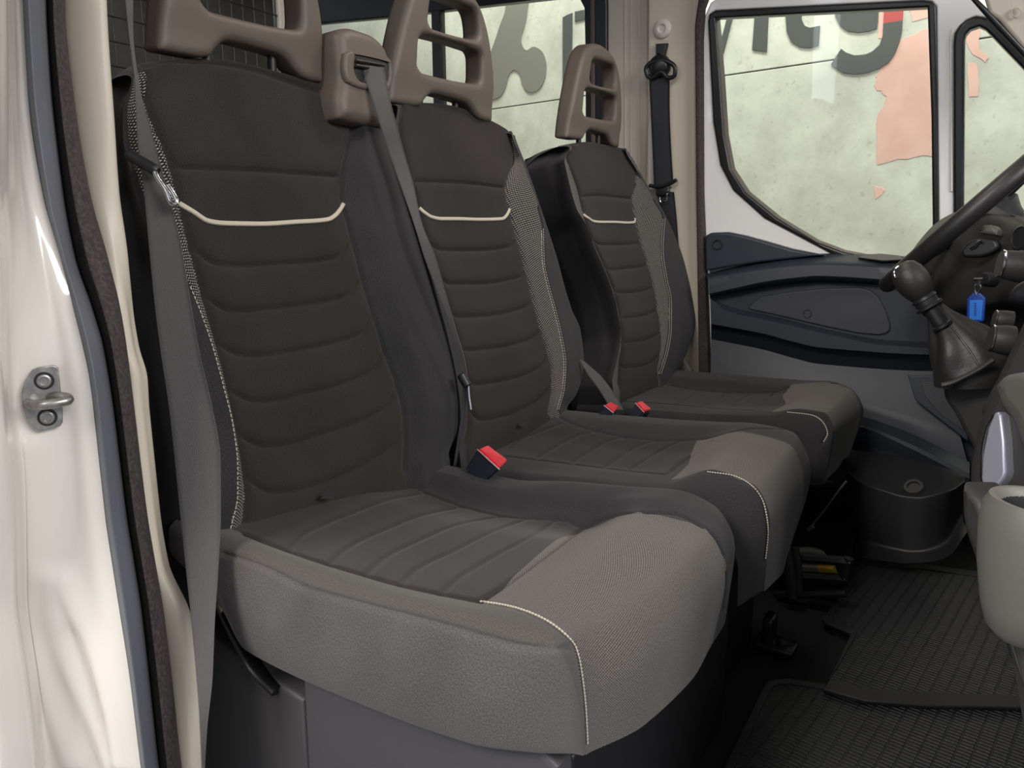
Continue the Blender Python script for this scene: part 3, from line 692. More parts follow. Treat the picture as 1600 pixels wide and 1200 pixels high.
ribs2 = [[(648, 283), (712, 285), (790, 293)], [(668, 378), (678, 385), (690, 390), (735, 391), (793, 386), (800, 382), (807, 370)],
         [(684, 428), (703, 443), (745, 443), (808, 434), (814, 431), (820, 420)], [(698, 478), (715, 495), (760, 493), (817, 481), (824, 477), (832, 465)],
         [(712, 530), (727, 547), (775, 543), (829, 529), (837, 523), (845, 508)], [(724, 580), (742, 600), (784, 595), (838, 577), (846, 570), (856, 553)],
         [(733, 640), (751, 656), (790, 649), (835, 628), (847, 619), (863, 598)]]
pip2 = [(655, 325), (664, 333), (674, 339), (690, 342), (712, 342), (750, 343), (784, 342), (790, 338), (796, 327)]
sb2, t2 = seat_back(bench, 'backrest', [(L2, -.02), (mixl(L2, I2, .5), .01), (I2, 0), (M2, -.008), (R2, 0), (S2, .010), (mixl(S2, E2, .55), .004), (E2, -.018)],
                    [I2, R2, S2[:9]], ribs2, pip2, [S2[:8], [(u-3, v) for u, v in S2[:8]]], {0: 1, 1: 1, 2: 0, 3: 0, 4: 2, 5: 1, 6: 1}, 1)
sb2['label'] = 'middle backrest beside the belt tower'

# cushions: lines from the door side to the far side, nine points each from back to front
def cushion(root, lines, matfn, seams, ribs, stitches, name='seat_cushion', res=.0030):
    A = np.array(lines, float)
    G, gj, gk, xj, xk = lattice(A, res)
    N = grid_normals(G)
    if N[N.shape[0]//2, 5][2] < 0: N = -N
    tree = bvh_of(G)
    def dist(ls):
        D = np.full(G.shape[0]*G.shape[1], 9.)
        for s in ls:
            l = snap(tree, s, 40)[0]
            if len(l) > 1: D = np.minimum(D, polydist(G, l))
        return D.reshape(G.shape[:2])
    Dr = dist(ribs); Ds = dist(seams)
    disp = -.0018*np.exp(-(Dr/.0040)**2)-.0036*np.exp(-(Ds/.0030)**2)
    G2 = G+N*disp[..., None]
    midx = np.array([[matfn(a, c) for c in gk] for a in gj]).ravel()
    U, Vv = np.meshgrid(xk, xj)
    o = mesh_obj(name, G2, grid_faces(*G.shape[:2]), [m_insert, m_side, m_twill, m_felt, m_band, m_front], root, midx=midx, uv=np.stack([U.ravel(), Vv.ravel()], 1))
    tr2 = bvh_of(G2)
    for s in stitches: stitch(tr2, s[0], o, **s[1])
    return o, tr2
def ln(y, xs, zs): 
    y = [y]*len(xs) if not hasattr(y, '__len__') else y
    return [(a, c, d) for a, c, d in zip(xs, y, zs)]
A_ = ln([-.01, -.02, -.022, -.022, -.022, -.022, -.016, -.006, .004], [-.06, .02, .06, .16, .27, .35, .41, .437, .447], [.36, .33, .292, .286, .288, .294, .305, .309, .304])
B_ = ln([-.022, -.027, -.029, -.029, -.029, -.028, -.018, -.001, .006], [-.06, .03, .12, .21, .31, .385, .432, .447, .449], [.405, .403, .402, .398, .403, .407, .408, .35, .305])
A2_ = [tuple((np.array(p)+np.array(q))/2+np.array([0, -.008*f, 0])) for p, q, f in zip(A_, B_, [1, 1, 1, 1, 1, 1, .6, .3, 0])]
C_ = ln(.010, [-.06, .03, .11, .22, .34, .39, .43, .445, .449], [.410, .407, .402, .402, .411, .416, .404, .352, .303])
B2_ = [tuple((np.array(p)+np.array(q))/2+np.array([.0, -.002, .006*f])) for p, q, f in zip(B_, C_, [1, 1, 1, 1, 1, 1, .6, .2, 0])]
A0_ = ln(.05, [-.06, .02, .06, .16, .27, .35, .40, .42, .43], [.34, .315, .285, .280, .28, .285, .293, .295, .295])
M1_ = ln(.10, [-.06, .03, .11, .21, .325, .39, .445, .468, .462], [.402, .394, .386, .387, .400, .414, .402, .348, .280])
M2_ = ln(.22, [-.06, .03, .11, .20, .30, .38, .452, .475, .466], [.392, .380, .372, .374, .384, .408, .400, .343, .262])
D_ = ln(.33, [-.06, .03, .11, .20, .279, .365, .437, .468, .456], [.378, .362, .352, .355, .357, .397, .394, .345, .250])
Dm = ln(.37, [-.06, .03, .11, .20, .29, .37, .437, .464, .455], [.385, .380, .374, .380, .388, .404, .394, .345, .250])
E1_ = ln(.405, [-.06, .03, .12, .22, .31, .38, .43, .455, .45], [.378, .378, .376, .389, .398, .405, .392, .345, .25])
E_ = ln(.425, [-.06, .03, .12, .22, .31, .38, .42, .44, .44], [.36, .360, .360, .374, .382, .387, .375, .335, .25])
E2_ = ln(.435, [-.06, .03, .12, .22, .31, .37, .40, .41, .41], [.29]*7+[.27, .25])
E3_ = ln(.30, [-.06, .03, .12, .22, .31, .37, .40, .41, .41], [.28]*7+[.26, .24])
def mf1(j, k):
    # 0 A0-A,1 A-A2,2 A2-B,3 B-B2,4 B2-C,5..7 C-M1-M2-D, 8.. bolster
    if j <= 2: return 3
    if j <= 4: return 4 if k < 6 else 3
    if j <= 7: return 0 if k < 4 else 5
    return 1
rib_c1 = [[(452, 860), (470, 838), (500, 822), (560, 798), (610, 780), (665, 770)], [(514, 882), (540, 858), (600, 828), (660, 805), (720, 792)],
          [(572, 898), (600, 872), (660, 842), (720, 818), (785, 806)], [(626, 914), (650, 890), (710, 860), (780, 826), (820, 812)], [(690, 928), (705, 912), (770, 870), (850, 826), (868, 812)]]
Csm = [(380, 834), (452, 862), (560, 896), (640, 918), (750, 940)]
Dsm = [(624, 746), (672, 772), (740, 796), (800, 808), (880, 812), (912, 826)]
Fsm = [(750, 940), (800, 906), (850, 870), (880, 848), (912, 824)]
FR = [(912, 826), (949, 809), (996, 801), (1047, 802), (1097, 823), (1118, 840), (1131, 870), (1135, 904), (1130, 950)]
Bsm = [(348, 866), (360, 868), (400, 880), (480, 920), (580, 946), (680, 972), (760, 996), (820, 1010), (896, 1012)]
sfr = [(750, 940), (775, 943), (800, 948), (840, 962), (880, 988), (900, 1012), (910, 1060), (916, 1120), (918, 1166)]
c1, ct1 = cushion(bench, [A0_, A_, A2_, B_, B2_, C_, M1_, M2_, D_, Dm, E1_, E_, E2_, E3_], mf1, [Csm, Dsm, Fsm, Bsm, FR, sfr], rib_c1,
                  [(sfr, dict(step=.0030, ln=.0026, rad=.0011))])
c1['label'] = 'nearest seat cushion of the bench'
# middle cushion
def mk_mid():
    xs = [-.10, .0, .11, .22, .33, .40, .45, .478, .476]
    v0 = ln(.52, xs, [.25]*9); v1 = ln(.437, [-.1, 0, .11, .22, .33, .39, .43, .452, .455], [.30, .30, .31, .32, .33, .34, .33, .31, .25])
    f1 = ln(.452, [-.1, 0, .11, .22, .33, .395, .44, .465, .465], [.352, .353, .357, .366, .378, .388, .375, .33, .26])
    f2 = ln(.475, xs, [.362, .362, .366, .375, .384, .405, .404, .355, .262])
    c = ln([.51, .51, .51, .505, .50, .495, .488, .483, .480], [-.1, 0, .11, .22, .335, .40, .455, .479, .478], [.366, .365, .366, .374, .386, .412, .402, .355, .260])
    m1 = ln(.58, [-.1, 0, .11, .22, .33, .40, .458, .482, .476], [.366, .364, .362, .366, .384, .412, .402, .345, .240])
    m2 = ln(.66, [-.1, 0, .11, .21, .31, .39, .455, .480, .466], [.370, .368, .364, .366, .382, .414, .402, .340, .220])
    d = ln(.72, [-.1, .015, .10, .20, .30, .375, .448, .475, .455], [.378, .378, .375, .374, .388, .412, .402, .335, .210])
    e1 = ln(.775, [-.1, .0, .10, .20, .30, .375, .443, .472, .45], [.385, .386, .388, .392, .402, .410, .400, .335, .205])
    e2 = ln(.82, [-.1, .0, .10, .20, .30, .37, .430, .465, .44], [.376, .382, .386, .391, .398, .404, .398, .33, .20])
    e3 = ln(.845, [-.1, .0, .10, .20, .30, .37, .415, .44, .42], [.34, .35, .355, .36, .366, .37, .362, .31, .20])
    e4 = ln(.85, [-.1, .0, .10, .20, .30, .36, .39, .40, .40], [.25]*7+[.24, .20])
    return [v0, v1, f1, f2, c, m1, m2, d, e1, e2, e3, e4]
def mf2(j, k):
    if j <= 3: return 1
    if j <= 6: return 0 if k < 4 else 5
    return 1
rib_c2 = [[(800, 700), (812, 688), (840, 676), (875, 662)], [(836, 718), (865, 700), (905, 680), (940, 672)], [(893, 724), (920, 706), (960, 686), (985, 682)], [(945, 730), (975, 710), (1010, 692), (1040, 686)], [(985, 734), (1015, 714), (1050, 695), (1075, 686)]]
C2s = [(790, 712), (814, 715), (895, 725), (976, 735), (1040, 741)]
D2s = [(861, 644), (895, 662), (935, 674), (989, 684), (1047, 688), (1097, 686), (1138, 676), (1182, 669), (1232, 671)]
F2s = [(1040, 741), (1072, 718), (1104, 697), (1112, 688)]
s2f = [(1105, 737), (1145, 743), (1178, 762), (1194, 789), (1200, 829), (1196, 875)]
c2, ct2 = cushion(bench, mk_mid(), mf2, [C2s, D2s, F2s, s2f], rib_c2, [(s2f, dict(step=.0036, ln=.0026, rad=.0011))])
c2['label'] = 'middle seat cushion of the bench'

# hard headrests
HP = plane(-2, -.125, .93)
def headrest(parent, yc, sx=1.0, sh=0.0, big=1.0):
    o = [(-.139, .000), (-.132, .045), (-.118, .10), (-.10, .150), (-.078, .187), (-.045, .209), (0, .216), (.045, .211), (.085, .195), (.112, .160), (.130, .115), (.141, .060), (.142, .004),
         (.105, .003), (.092, .006), (.070, .020), (.055, .026), (-.035, .028), (-.052, .020), (-.063, .006), (-.075, .002)]
    h1 = [(-.054, .135), (-.046, .170), (-.032, .179), (.066, .183), (.080, .174), (.086, .144), (.076, .134), (-.046, .126)]
    h2 = [(-.078, .064), (-.075, .104), (-.064, .112), (.082, .117), (.094, .108), (.095, .070), (.084, .062), (-.064, .055)]
    def sm(l): return [tuple(p) for p in resample(np.array(l+[l[0]], float), 60)[:-1]]
    F_ = (wor(arr(yc, sh, .012), HP), arr(0, 1., 0), HP[1], HP[0])
    def post(V):
        V = V.copy(); y = V[:, 0]/.14; h = V[:, 1]
        front = np.clip((V[:, 2]+.045)/.045, 0, 1)
        V[:, 2] -= .006*front*(np.abs(y)**2)+.25*np.maximum(h-.12, 0)**2*6*.3
        V[:, 2] -= .004*front*np.exp(-((h-.02)/.03)**2)
        V[:, 0] *= sx*(1-.0*h); return V
    W, F = plate_geo([sm(o), sm(h1), sm(h2)], F_, .046, .010, seg=4, voxel=.0032, post=post)
    hr = mesh_obj('headrest', W, F, m_hard, parent)
    b = MB()
    for s in (-1, 1):
        p = wor(arr(yc+s*.05, -.04, -.015), HP); q = wor(arr(yc+s*.05, .05, -.015), HP)
        MB().tube([p, q], .006, 12).build('headrest_post', m_black, hr)
    
    return hr
h = headrest(bench, .185, .90, .002); h['label'] = 'nearest hard plastic headrest'
h = headrest(bench, .593, 1.04, -.002); h['label'] = 'middle headrest with two slots'
# belt tower on the bench back
TP = plane(4, -.115, .93)
TF = (wor(arr(.43, 0, .030), TP), arr(0, 1., 0), TP[1], TP[0])
def tpx(l, off=.030): return [(loc(u, v, TP, off)[0]-.43, loc(u, v, TP, off)[1]) for u, v in l]
tw_out = tpx([(536, 184), (533, 160), (537, 110), (533, 75), (531, 52), (540, 42), (558, 42), (582, 50), (602, 66), (611, 84), (615, 110), (616, 150), (615, 192), (594, 196), (565, 192)])
tw_hole = tpx([(553, 86), (570, 86), (604, 95), (606, 104), (603, 128), (590, 134), (562, 128), (552, 112)])
def sm2(l, n=70): return [tuple(p) for p in resample(np.array(l+[l[0]], float), n)[:-1]]
W, F = plate_geo([sm2(tw_out)], TF, .085, .016, seg=4, voxel=.003)
tw = mesh_obj('belt_tower', W, F, m_hard, bench); tw['label'] = 'plastic tower between the two bench headrests where the belt comes out'
TF2 = (TF[0]+TF[3]*.004, TF[1], TF[2], TF[3])
plate('slot_frame', [sm2(tpx([(541, 82), (550, 79), (600, 90), (613, 95), (615, 120), (611, 138), (600, 146), (565, 138), (545, 128), (540, 108)], .034), 50), sm2(tw_hole, 40)], TF2, .012, .004, m_hard, tw, smooth_curve=False)
plate('slot_dark_plate', [sm2(tw_hole, 40)], (TF[0]+TF[3]*.001, TF[1], TF[2], TF[3]), .004, .0005, m_seal, tw)  # black plate standing for the shade inside the slot; tower is solid here
b = MB()
for v in (98, 106): b.tube([wor(loc(556, v-4, TP, .036), TP), wor(loc(600, v+4, TP, .036), TP)], .0022, 8)
b.build('guide_bar', m_black, tw)
# tags in the seat bite
for (u, v) in ((512, 774), (818, 663)):
    q = at(u, v, 0, .012)
    W, F = plate_geo([[(-.010, -.003), (.008, -.005), (.010, .003), (-.005, .004)]], fr(q, (.8, -.4, .5)), .0015, .0003)
    mesh_obj('care_tag', W, F, m_side, bench)

# bench base
bp = MB()
base = bench
YF = fr((0, .012, 0), (0, -1, 0))
def xz(l): return l
plate('base_side_cover', [[(.115, -.008), (.41, -.008), (.435, .10), (.425, .285), (.39, .31), (.118, .31)]], (arr(0, .0, 0), arr(1, 0, 0), arr(0, 0, 1), arr(0, -1., 0)), .03, .006, m_base, base)
plate('base_rear_cover', [[(-.10, -.008), (.114, -.008), (.114, .238), (-.10, .275)]], (arr(0, .004, 0), arr(1, 0, 0), arr(0, 0, 1), arr(0, -1., 0)), .03, .006, m_base, base)
MB().box((.17, .44, .13), (.44, .74, .272), bev=.01).build('base_box', m_black, base)
MB().box((.405, .30, .13), (.02, .50, .262), bev=.004).build('base_front_panel', m_black, base)
MB().tube(resample([(.215, -.017, .16), (.222, -.017, .10), (.24, -.017, .0)], 12), .003, 8).build('base_rib', m_base, base)
lv = thing('recline_lever', 'glossy black lever hanging in the gap behind the bench base', 'lever')
MB().tube(resample([at(338, 935, 1, .005), at(352, 965, 1, .004), at(372, 1000, 1, .004), at(400, 1045, 1, .004), at(436, 1078, 1, .004)], 16), np.linspace(.006, .011, 16), 12, flat=.5).build('handle', m_seal, lv)
MB().lathe(at(347, 948, 1, -.01), (0, -1, 0), [(.006, 0), (.006, .004), (.004, .005), (.0001, .005)], 16).build('pivot_bolt', m_chrome, lv)
rebase(lv, at(347, 948, 1, 0))

# ---------------------------------------------------------------- driver seat
drv = thing('driver_seat', 'single driver seat farthest from the open door', 'seat')
S3 = [(957, 600), (964, 562), (969, 536), (968, 499), (959, 461), (944, 420), (921, 367), (912, 341), (901, 326), (891, 292), (883, 262), (882, 245), (890, 231)]
L3 = [(u-13, v+3) for u, v in S3[:-1]]+[(876, 234)]
I3 = [(966, 600), (968, 565), (972, 536), (969, 499), (961, 461), (946, 420), (923, 367), (912, 336), (906, 307), (898, 280), (889, 258), (886, 246), (896, 229)]
R3 = [(1026, 584), (1032, 555), (1034, 529), (1030, 495), (1024, 457), (1015, 420), (1002, 379), (992, 341), (988, 311), (991, 300), (995, 270), (990, 255), (976, 234)]
S3r = [(1030, 584), (1041, 547), (1046, 510), (1046, 472), (1039, 435), (1033, 390), (1036, 340), (1022, 312), (1005, 284), (993, 262), (978, 236)]
E3 = [(1056, 583), (1066, 566), (1077, 536), (1086, 506), (1087, 480), (1082, 442), (1065, 397), (1038, 337), (1008, 289), (993, 262), (981, 240)]
M3 = [(995, 592), (1003, 560), (1004, 529), (998, 480), (980, 420), (960, 360), (948, 300), (940, 260), (936, 235), (935, 226)]
ribs3 = [[(907, 307), (932, 305), (959, 307), (989, 311)], [(928, 376), (940, 382), (970, 382), (996, 380), (1001, 376)], [(946, 418), (953, 421), (981, 419), (1007, 415), (1014, 411)],
         [(961, 456), (985, 457), (1015, 451), (1022, 445)], [(968, 497), (992, 495), (1019, 488), (1028, 480)], [(970, 535), (996, 533), (1024, 524), (1033, 516)], [(968, 568), (974, 574), (1000, 572), (1022, 562), (1031, 551)]]
pip3 = [(911, 335), (918, 340), (928, 346), (940, 347), (959, 347), (980, 348), (991, 347), (992, 341)]
THK = .115
sb3, t3 = seat_back(drv, 'backrest', [(L3, -.022), (S3, .014), (I3, 0), (M3, -.006), (R3, 0), (S3r, .008), (mixl(S3r, E3, .6), .004), (E3, -.02)],
                    [I3, R3, S3r[:8]], ribs3, pip3, [S3r[:7], [(u+3, v) for u, v in S3r[:7]]], {0: 1, 1: 2, 2: 0, 3: 0, 4: 2, 5: 1, 6: 1}, 1)
h = headrest(drv, 1.168, .99, .002)
def mk_drv():
    xs = [-.08, .04, .15, .25, .34, .40, .44, .462, .455]
    v0 = ln(1.12, xs, [.23]*9); v1 = ln(1.012, [-.08, .04, .15, .25, .33, .38, .41, .43, .435], [.25]*9)
    f1 = ln(1.012, [-.08, .04, .15, .25, .34, .39, .425, .44, .44], [.335, .338, .342, .348, .350, .352, .345, .31, .25])
    f2 = ln(1.03, xs, [.350, .352, .356, .363, .372, .380, .374, .335, .25])
    c = ln(1.055, xs, [.352, .353, .356, .363, .374, .388, .386, .345, .25])
    m1 = ln(1.17, xs, [.350, .350, .350, .354, .366, .384, .380, .335, .24])
    d = ln(1.30, [-.08, .04, .14, .23, .31, .39, .44, .465, .45], [.352, .352, .350, .352, .364, .386, .376, .325, .23])
    e1 = ln(1.38, [-.08, .04, .14, .23, .31, .39, .44, .466, .45], [.364, .366, .368, .368, .374, .386, .374, .32, .22])
    e2 = ln(1.45, [-.08, .04, .14, .23, .31, .38, .43, .463, .44], [.366, .368, .370, .371, .373, .376, .362, .31, .22])
    e3 = ln(1.475, [-.08, .04, .14, .23, .31, .37, .41, .43, .42], [.33, .335, .338, .34, .34, .34, .33, .29, .22])
    e4 = ln(1.48, [-.08, .04, .14, .23, .31, .36, .39, .40, .40], [.24]*9)
    return [v0, v1, f1, f2, c, m1, d, e1, e2, e3, e4]
def mf3(j, k):
    if j <= 3: return 1
    if j <= 6: return 0 if k < 4 else 5
    return 1
s3f = [(1230, 644), (1242, 645), (1270, 649), (1287, 661), (1293, 677), (1286, 692)]
c3, ct3 = cushion(drv, mk_drv(), mf3, [[(975, 627), (1056, 632), (1119, 638), (1181, 641)], [(1050, 602), (1087, 609), (1144, 613), (1212, 612), (1228, 606), (1275, 599), (1309, 599)], [(1181, 641), (1212, 612)], s3f],
                  [[(1060, 630), (1095, 612)], [(1100, 636), (1140, 614)], [(1140, 638), (1175, 614)]], [(s3f, dict(step=.004, ln=.003, rad=.0012))])
MB().box((.12, 1.25, .12), (.40, .36, .24), bev=.01).build('pedestal', m_black, drv)
plate('side_shield', [[(-.10, .30), (.0, .30), (.02, .36), (-.05, .45), (-.10, .46)]], (arr(0, 1.50, 0), arr(1, 0, 0), arr(0, 0, 1), arr(0, -1., 0)), .02, .004, m_dashgrey, drv)
rebase(drv, (.12, 1.25, -.008)); rebase(bench, (.17, .44, .27))

# ---------------------------------------------------------------- belts
def strap(name, Lp, Rp, dl, dr, mat_, parent, n=90, th=.0012, mode='depth', wav=None):
    """webbing between two photo edges; dl/dr give distances along the sight line"""
    a = resample(np.array([list(p)+[d] for p, d in zip(Lp, dl)], float), n); c = resample(np.array([list(p)+[d] for p, d in zip(Rp, dr)], float), n)
    G = []
    for s in np.linspace(0, 1, 9):
        G.append([atd(*(p*(1-s)+q*s)) for p, q in zip(a, c)])
    G = np.array(G)
    N = grid_normals(G); sg = np.sign((N*(G-CP)).sum(-1).mean()); N = -N*sg
    V = np.concatenate([G.reshape(-1, 3), (G-N*th).reshape(-1, 3)])
    F1 = grid_faces(*G.shape[:2]); k = G.shape[0]*G.shape[1]
    F = [tuple(f) for f in F1]+[tuple(int(i)+k for i in f[::-1]) for f in F1]
    nk = G.shape[1]
    for j in (0, G.shape[0]-1): F += [(j*nk+i, j*nk+i+1, k+j*nk+i+1, k+j*nk+i) for i in range(nk-1)]
    U = np.repeat(np.linspace(0, .047, 9), nk); Vv = np.tile(np.linspace(0, 1, nk), 9)
    uv = np.stack([U, Vv], 1)
    return mesh_obj(name, V, F, mat_, parent, uv=np.concatenate([uv, uv]))
nb = thing('seat_belt', 'grey seat belt hanging in front of the nearest seat from top to floor', 'seat belt')
Lb = [(192, -40), (194, 0), (203, 60), (209, 105), (211, 133), (213, 200), (219, 250), (224, 290), (229, 340), (234, 400), (240, 460), (248, 528), (264, 636), (274, 727), (285, 838), (298, 961), (307, 1062), (315, 1175), (318, 1230)]
Rb = [(208, -40), (207, 0), (209, 60), (214, 105), (218, 133), (235, 200), (252, 255), (262, 300), (276, 350), (286, 400), (294, 450), (304, 515), (325, 610), (339, 674), (345, 740), (344, 840), (337, 935), (332, 1060), (322, 1160), (319, 1230)]
Lb, Rb = [list(map(tuple, resample(np.array(l, float), 16))) for l in (Lb, Rb)]
dz = np.interp([p[1] for p in Lb], [0, 200, 440, 800, 1000, 1200], [.80, .79, .785, .78, .765, .75])
strap('webbing', Lb, Rb, dz, dz+.004, m_web, nb)
def tongue(parent, a, c, r, loop, dd, mbar=None):
    A, C_2 = atd(*a, dd), atd(*c, dd)
    MB().tube(resample([A, (A+C_2)/2, C_2], 14), [r*.6]+[r]*12+[r*.7], 14).build('tongue_grip', m_black, parent)
    MB().tube(resample([atd(*p, dd-.002) for p in loop], 24), .0026 if r > .004 else .0022, 10).build('tongue_plate', m_chrome, parent)
tongue(nb, (198, 240), (247, 268), .0058, [(240, 262), (243, 272), (258, 296), (270, 319), (277, 317), (272, 305), (262, 290)], .775)
rebase(nb, atd(318, 1190, .75))
mb = thing('seat_belt', 'grey seat belt coming out of the tower between the bench headrests', 'seat belt')
Lm = [(563, 100), (576, 140), (592, 190), (608, 240), (621, 277), (649, 357), (662, 400), (685, 460), (703, 508), (716, 553), (722, 582)]
Rm = [(600, 106), (608, 150), (619, 192), (632, 240), (645, 284), (659, 347), (680, 400), (697, 460), (712, 514), (727, 568), (730, 588)]
def dep(u, v, off): 
    q = wor(loc(u, v, PB, off), PB); return float((q-CP)@Fv)
dm = [dep((a[0]+c[0])/2, (a[1]+c[1])/2, o_) for a, c, o_ in zip(Lm, Rm, [.052, .055, .055, .05, .05, .055, .055, .05, .045, .04, .035])]
strap('webbing', Lm, Rm, dm, dm, m_web, mb)
d0 = dep(725, 590, .035)
strap('lower_webbing', [(724, 590), (721, 640), (714, 690), (708, 728)], [(731, 590), (727, 640), (719, 690), (713, 728)], [d0, d0, d0, d0], [d0]*4, m_webblk, mb, n=20)
A, C_2 = atd(720, 584, d0-.01), atd(731, 604, d0-.01)
MB().tube(resample([A, (A+C_2)/2, C_2], 12), [.004]+[.0075]*10+[.005], 12).build('tongue_grip', m_black, mb)
MB().tube(resample([atd(p[0], p[1], d0-.008) for p in [(732, 602), (733, 618), (736, 640)]], 12), .0028, 10).build('tongue_plate', m_chrome, mb)
rebase(mb, atd(720, 700, d0))
fb = thing('seat_belt', 'black seat belt hanging on the far pillar beside the driver door', 'seat belt')
SNn = SN
def bp_(u, v, off=.03): return ipn(u, v, SNn, SNn@FP[0]+off)
def dF_(u, v, off=.012): return float((bp_(u, v, off)-CP)@Fv)
strap('webbing', [(1014, 118), (1016, 160), (1019, 220), (1022, 290)], [(1046, 118), (1046, 160), (1048, 220), (1052, 288)], [dF_(1014, 118), dF_(1016, 160), dF_(1019, 220), dF_(1022, 290)], [dF_(1046, 118), dF_(1046, 160), dF_(1048, 220), dF_(1052, 288)], m_webblk, fb, n=30)
strap('lower_webbing', [(1026, 300), (1036, 340), (1044, 375), (1052, 420)], [(1053, 300), (1057, 340), (1060, 380), (1066, 425)], [dF_(1026, 300), dF_(1036, 340), dF_(1044, 375), dF_(1052, 420)], [dF_(1053, 300), dF_(1057, 340), dF_(1060, 380), dF_(1066, 425)], m_webblk, fb, n=20)
b = MB(); Q = [bp_(u, v, .022) for u, v in [(1011, 118), (1009, 108), (1017, 98), (1032, 94), (1047, 98), (1055, 107), (1054, 118), (1046, 122), (1032, 112), (1018, 122), (1011, 118)]]
b.tube(resample(Q, 40), .006, 10, flat=.8, up=SN); b.build('belt_guide', m_seal, fb)
MB().lathe(bp_(1032, 104, .004), SN, [(.030, 0), (.030, .012), (.024, .020), (.010, .024), (.0001, .024)], 28).build('guide_cover', m_seal, fb)
b = MB(); b.tube(resample([bp_(u, v, .02) for u, v in [(1015, 290), (1030, 292), (1045, 288), (1057, 281)]], 16), .0075, 12, flat=.7)
b.build('tongue_grip', m_black, fb)
MB().box(bp_(1036, 297, .016), (.04, .012, .03), bev=.004).build('tongue_body', m_black, fb)
MB().tube(resample([bp_(u, v, .026) for u, v in [(1050, 292), (1043, 300), (1042, 314), (1032, 316), (1031, 308)]], 20), .0022, 8).build('tongue_plate', m_chrome, fb)
rebase(fb, bp_(1060, 420, .01))
ca = MB().lathe(bp_(1036, 45, .0), SN, [(.024, 0), (.024, .006), (.020, .010), (.012, .011), (.008, .006), (.0001, .006)], 26).build('bolt_cap', m_white)
tag(ca, 'round cream bolt cap near the top of the far pillar', 'cap')
ad = plate('height_adjuster', [[(-.016, -.012), (-.006, -.014), (-.004, -.024), (.008, -.022), (.010, -.010), (.016, .012), (-.016, .014)]], fr(bp_(1033, 76, .018), SN), .018, .004, m_black)
tag(ad, 'small black belt height adjuster above the far belt guide', 'adjuster')
# buckles
def buckle(name, A, B_, C_3, D_3, down, label):
    o = thing(name, label, 'belt buckle', group=None)
    t = np.array([A, B_, C_3, D_3]); n = np.cross(t[1]-t[0], t[3]-t[0]); n /= np.linalg.norm(n); n = n if n[2] > 0 else -n
    cen = t.mean(0)
    import bmesh
    def prism(top, dv, s2=1.0, bev=.002):
        bm = bmesh.new(); vs = [bm.verts.new(p) for p in top]; c2_ = (top+dv).mean(0)
        ws = [bm.verts.new(c2_+(p+dv-c2_)*s2) for p in top]
        bm.faces.new(vs); bm.faces.new(ws[::-1])
        for i in range(4): bm.faces.new((vs[i], ws[i], ws[(i+1) % 4], vs[(i+1) % 4]))
        bmesh.ops.recalc_face_normals(bm, faces=bm.faces[:])
        bmesh.ops.bevel(bm, geom=bm.edges[:], offset=bev, segments=2, affect='EDGES')
        V = np.array([tuple(v.co) for v in bm.verts]); bm.verts.index_update(); F = [[v.index for v in f.verts] for f in bm.faces]; bm.free(); return V, F
    V, F = prism(t, down, .8, .003); mesh_obj('housing', V, F, m_navy, o, angle=40)
    inner = cen+(t-cen)*np.array([.90]); inner = inner+n*.0035
    V, F = prism(inner, -n*.006, 1.0, .0015); mesh_obj('release_button', V, F, m_red, o, angle=40)
    MB().tube([t[0]+n*.001, t[3]+n*.001], .0010, 6).build('metal_edge', m_chrome, o)
    q = cen+down*1.0
    MB().tube([q, q+down*1.0+arr(0, 0, -.02)], .008, 10, flat=.4).build('stalk', m_black, o)
    rebase(o, q+down); return o
zz = .412
A, B_, Cc, Dd = [at(u, v, 2, z) for u, v, z in ((745, 703, .418), (760, 696, .418), (794, 722, .395), (780, 735, .395))]
buckle('belt_buckle', A, B_, Cc, Dd, arr(-.028, .0, -.032), 'dark belt buckle with red button between the two bench cushions')
A, B_, Cc, Dd = [at(u, v, 2, z) for u, v, z in ((943, 634, .405), (953, 629, .405), (968, 637, .392), (958, 646, .392))]
buckle('belt_buckle', A, B_, Cc, Dd, arr(-.028, 0, -.04), 'red buckle button holding the strap end behind the middle cushion')
A, B_, Cc, Dd = [at(u, v, 2, z) for u, v, z in ((992, 630, .405), (1001, 627, .405), (1018, 641, .388), (1006, 645, .388))]
buckle('belt_buckle', A, B_, Cc, Dd, arr(-.02, 0, -.04), 'red buckle button right of the strap, beside the driver cushion')
sp_ = strap('belt_strap', [(905, 560), (915, 580), (935, 608), (955, 640)], [(915, 566), (940, 588), (957, 610), (975, 640)], [dep(900, 565, .0)]*4, [dep(900, 565, .0)]*4, m_web, None, n=20)
tag(sp_, 'grey webbing strap in the gap between the middle and driver backrests', 'strap')

# ---------------------------------------------------------------- steering wheel
sw = thing('steering_wheel', 'black steering wheel rim crossing the right of the view', 'steering wheel')
wc = arr(.665, 1.27, .775); wn_ = np.cross(ray(1385, 445), ray(1600, 262)); wn_ /= np.linalg.norm(wn_); wn_ = wn_ if wn_[2] > 0 else -wn_
wc = at(1391, 440, 1, 1.27); wa = at(1600, 262, 1, 1.27)-wc; wa /= np.linalg.norm(wa); wb = np.cross(wn_, wa); wc = wc+wa*.20
RW = .205
b = MB(); P = [wc+RW*(math.cos(t)*wa+math.sin(t)*wb) for t in np.linspace(0, 2*PI, 73)]
b.tube(P, .0175, 16, up=wn_, cap=False); b.build('rim', mat('rim_leather', (.017, .016, .016), .45, bump=(300, .3, .0006)), sw)
MB().lathe(wc-wn_*.03, wn_, [(.02, -.12), (.045, -.06), (.055, -.02), (.065, .0), (.06, .02), (.03, .03), (.001, .032)], 28).build('hub', m_black, sw)
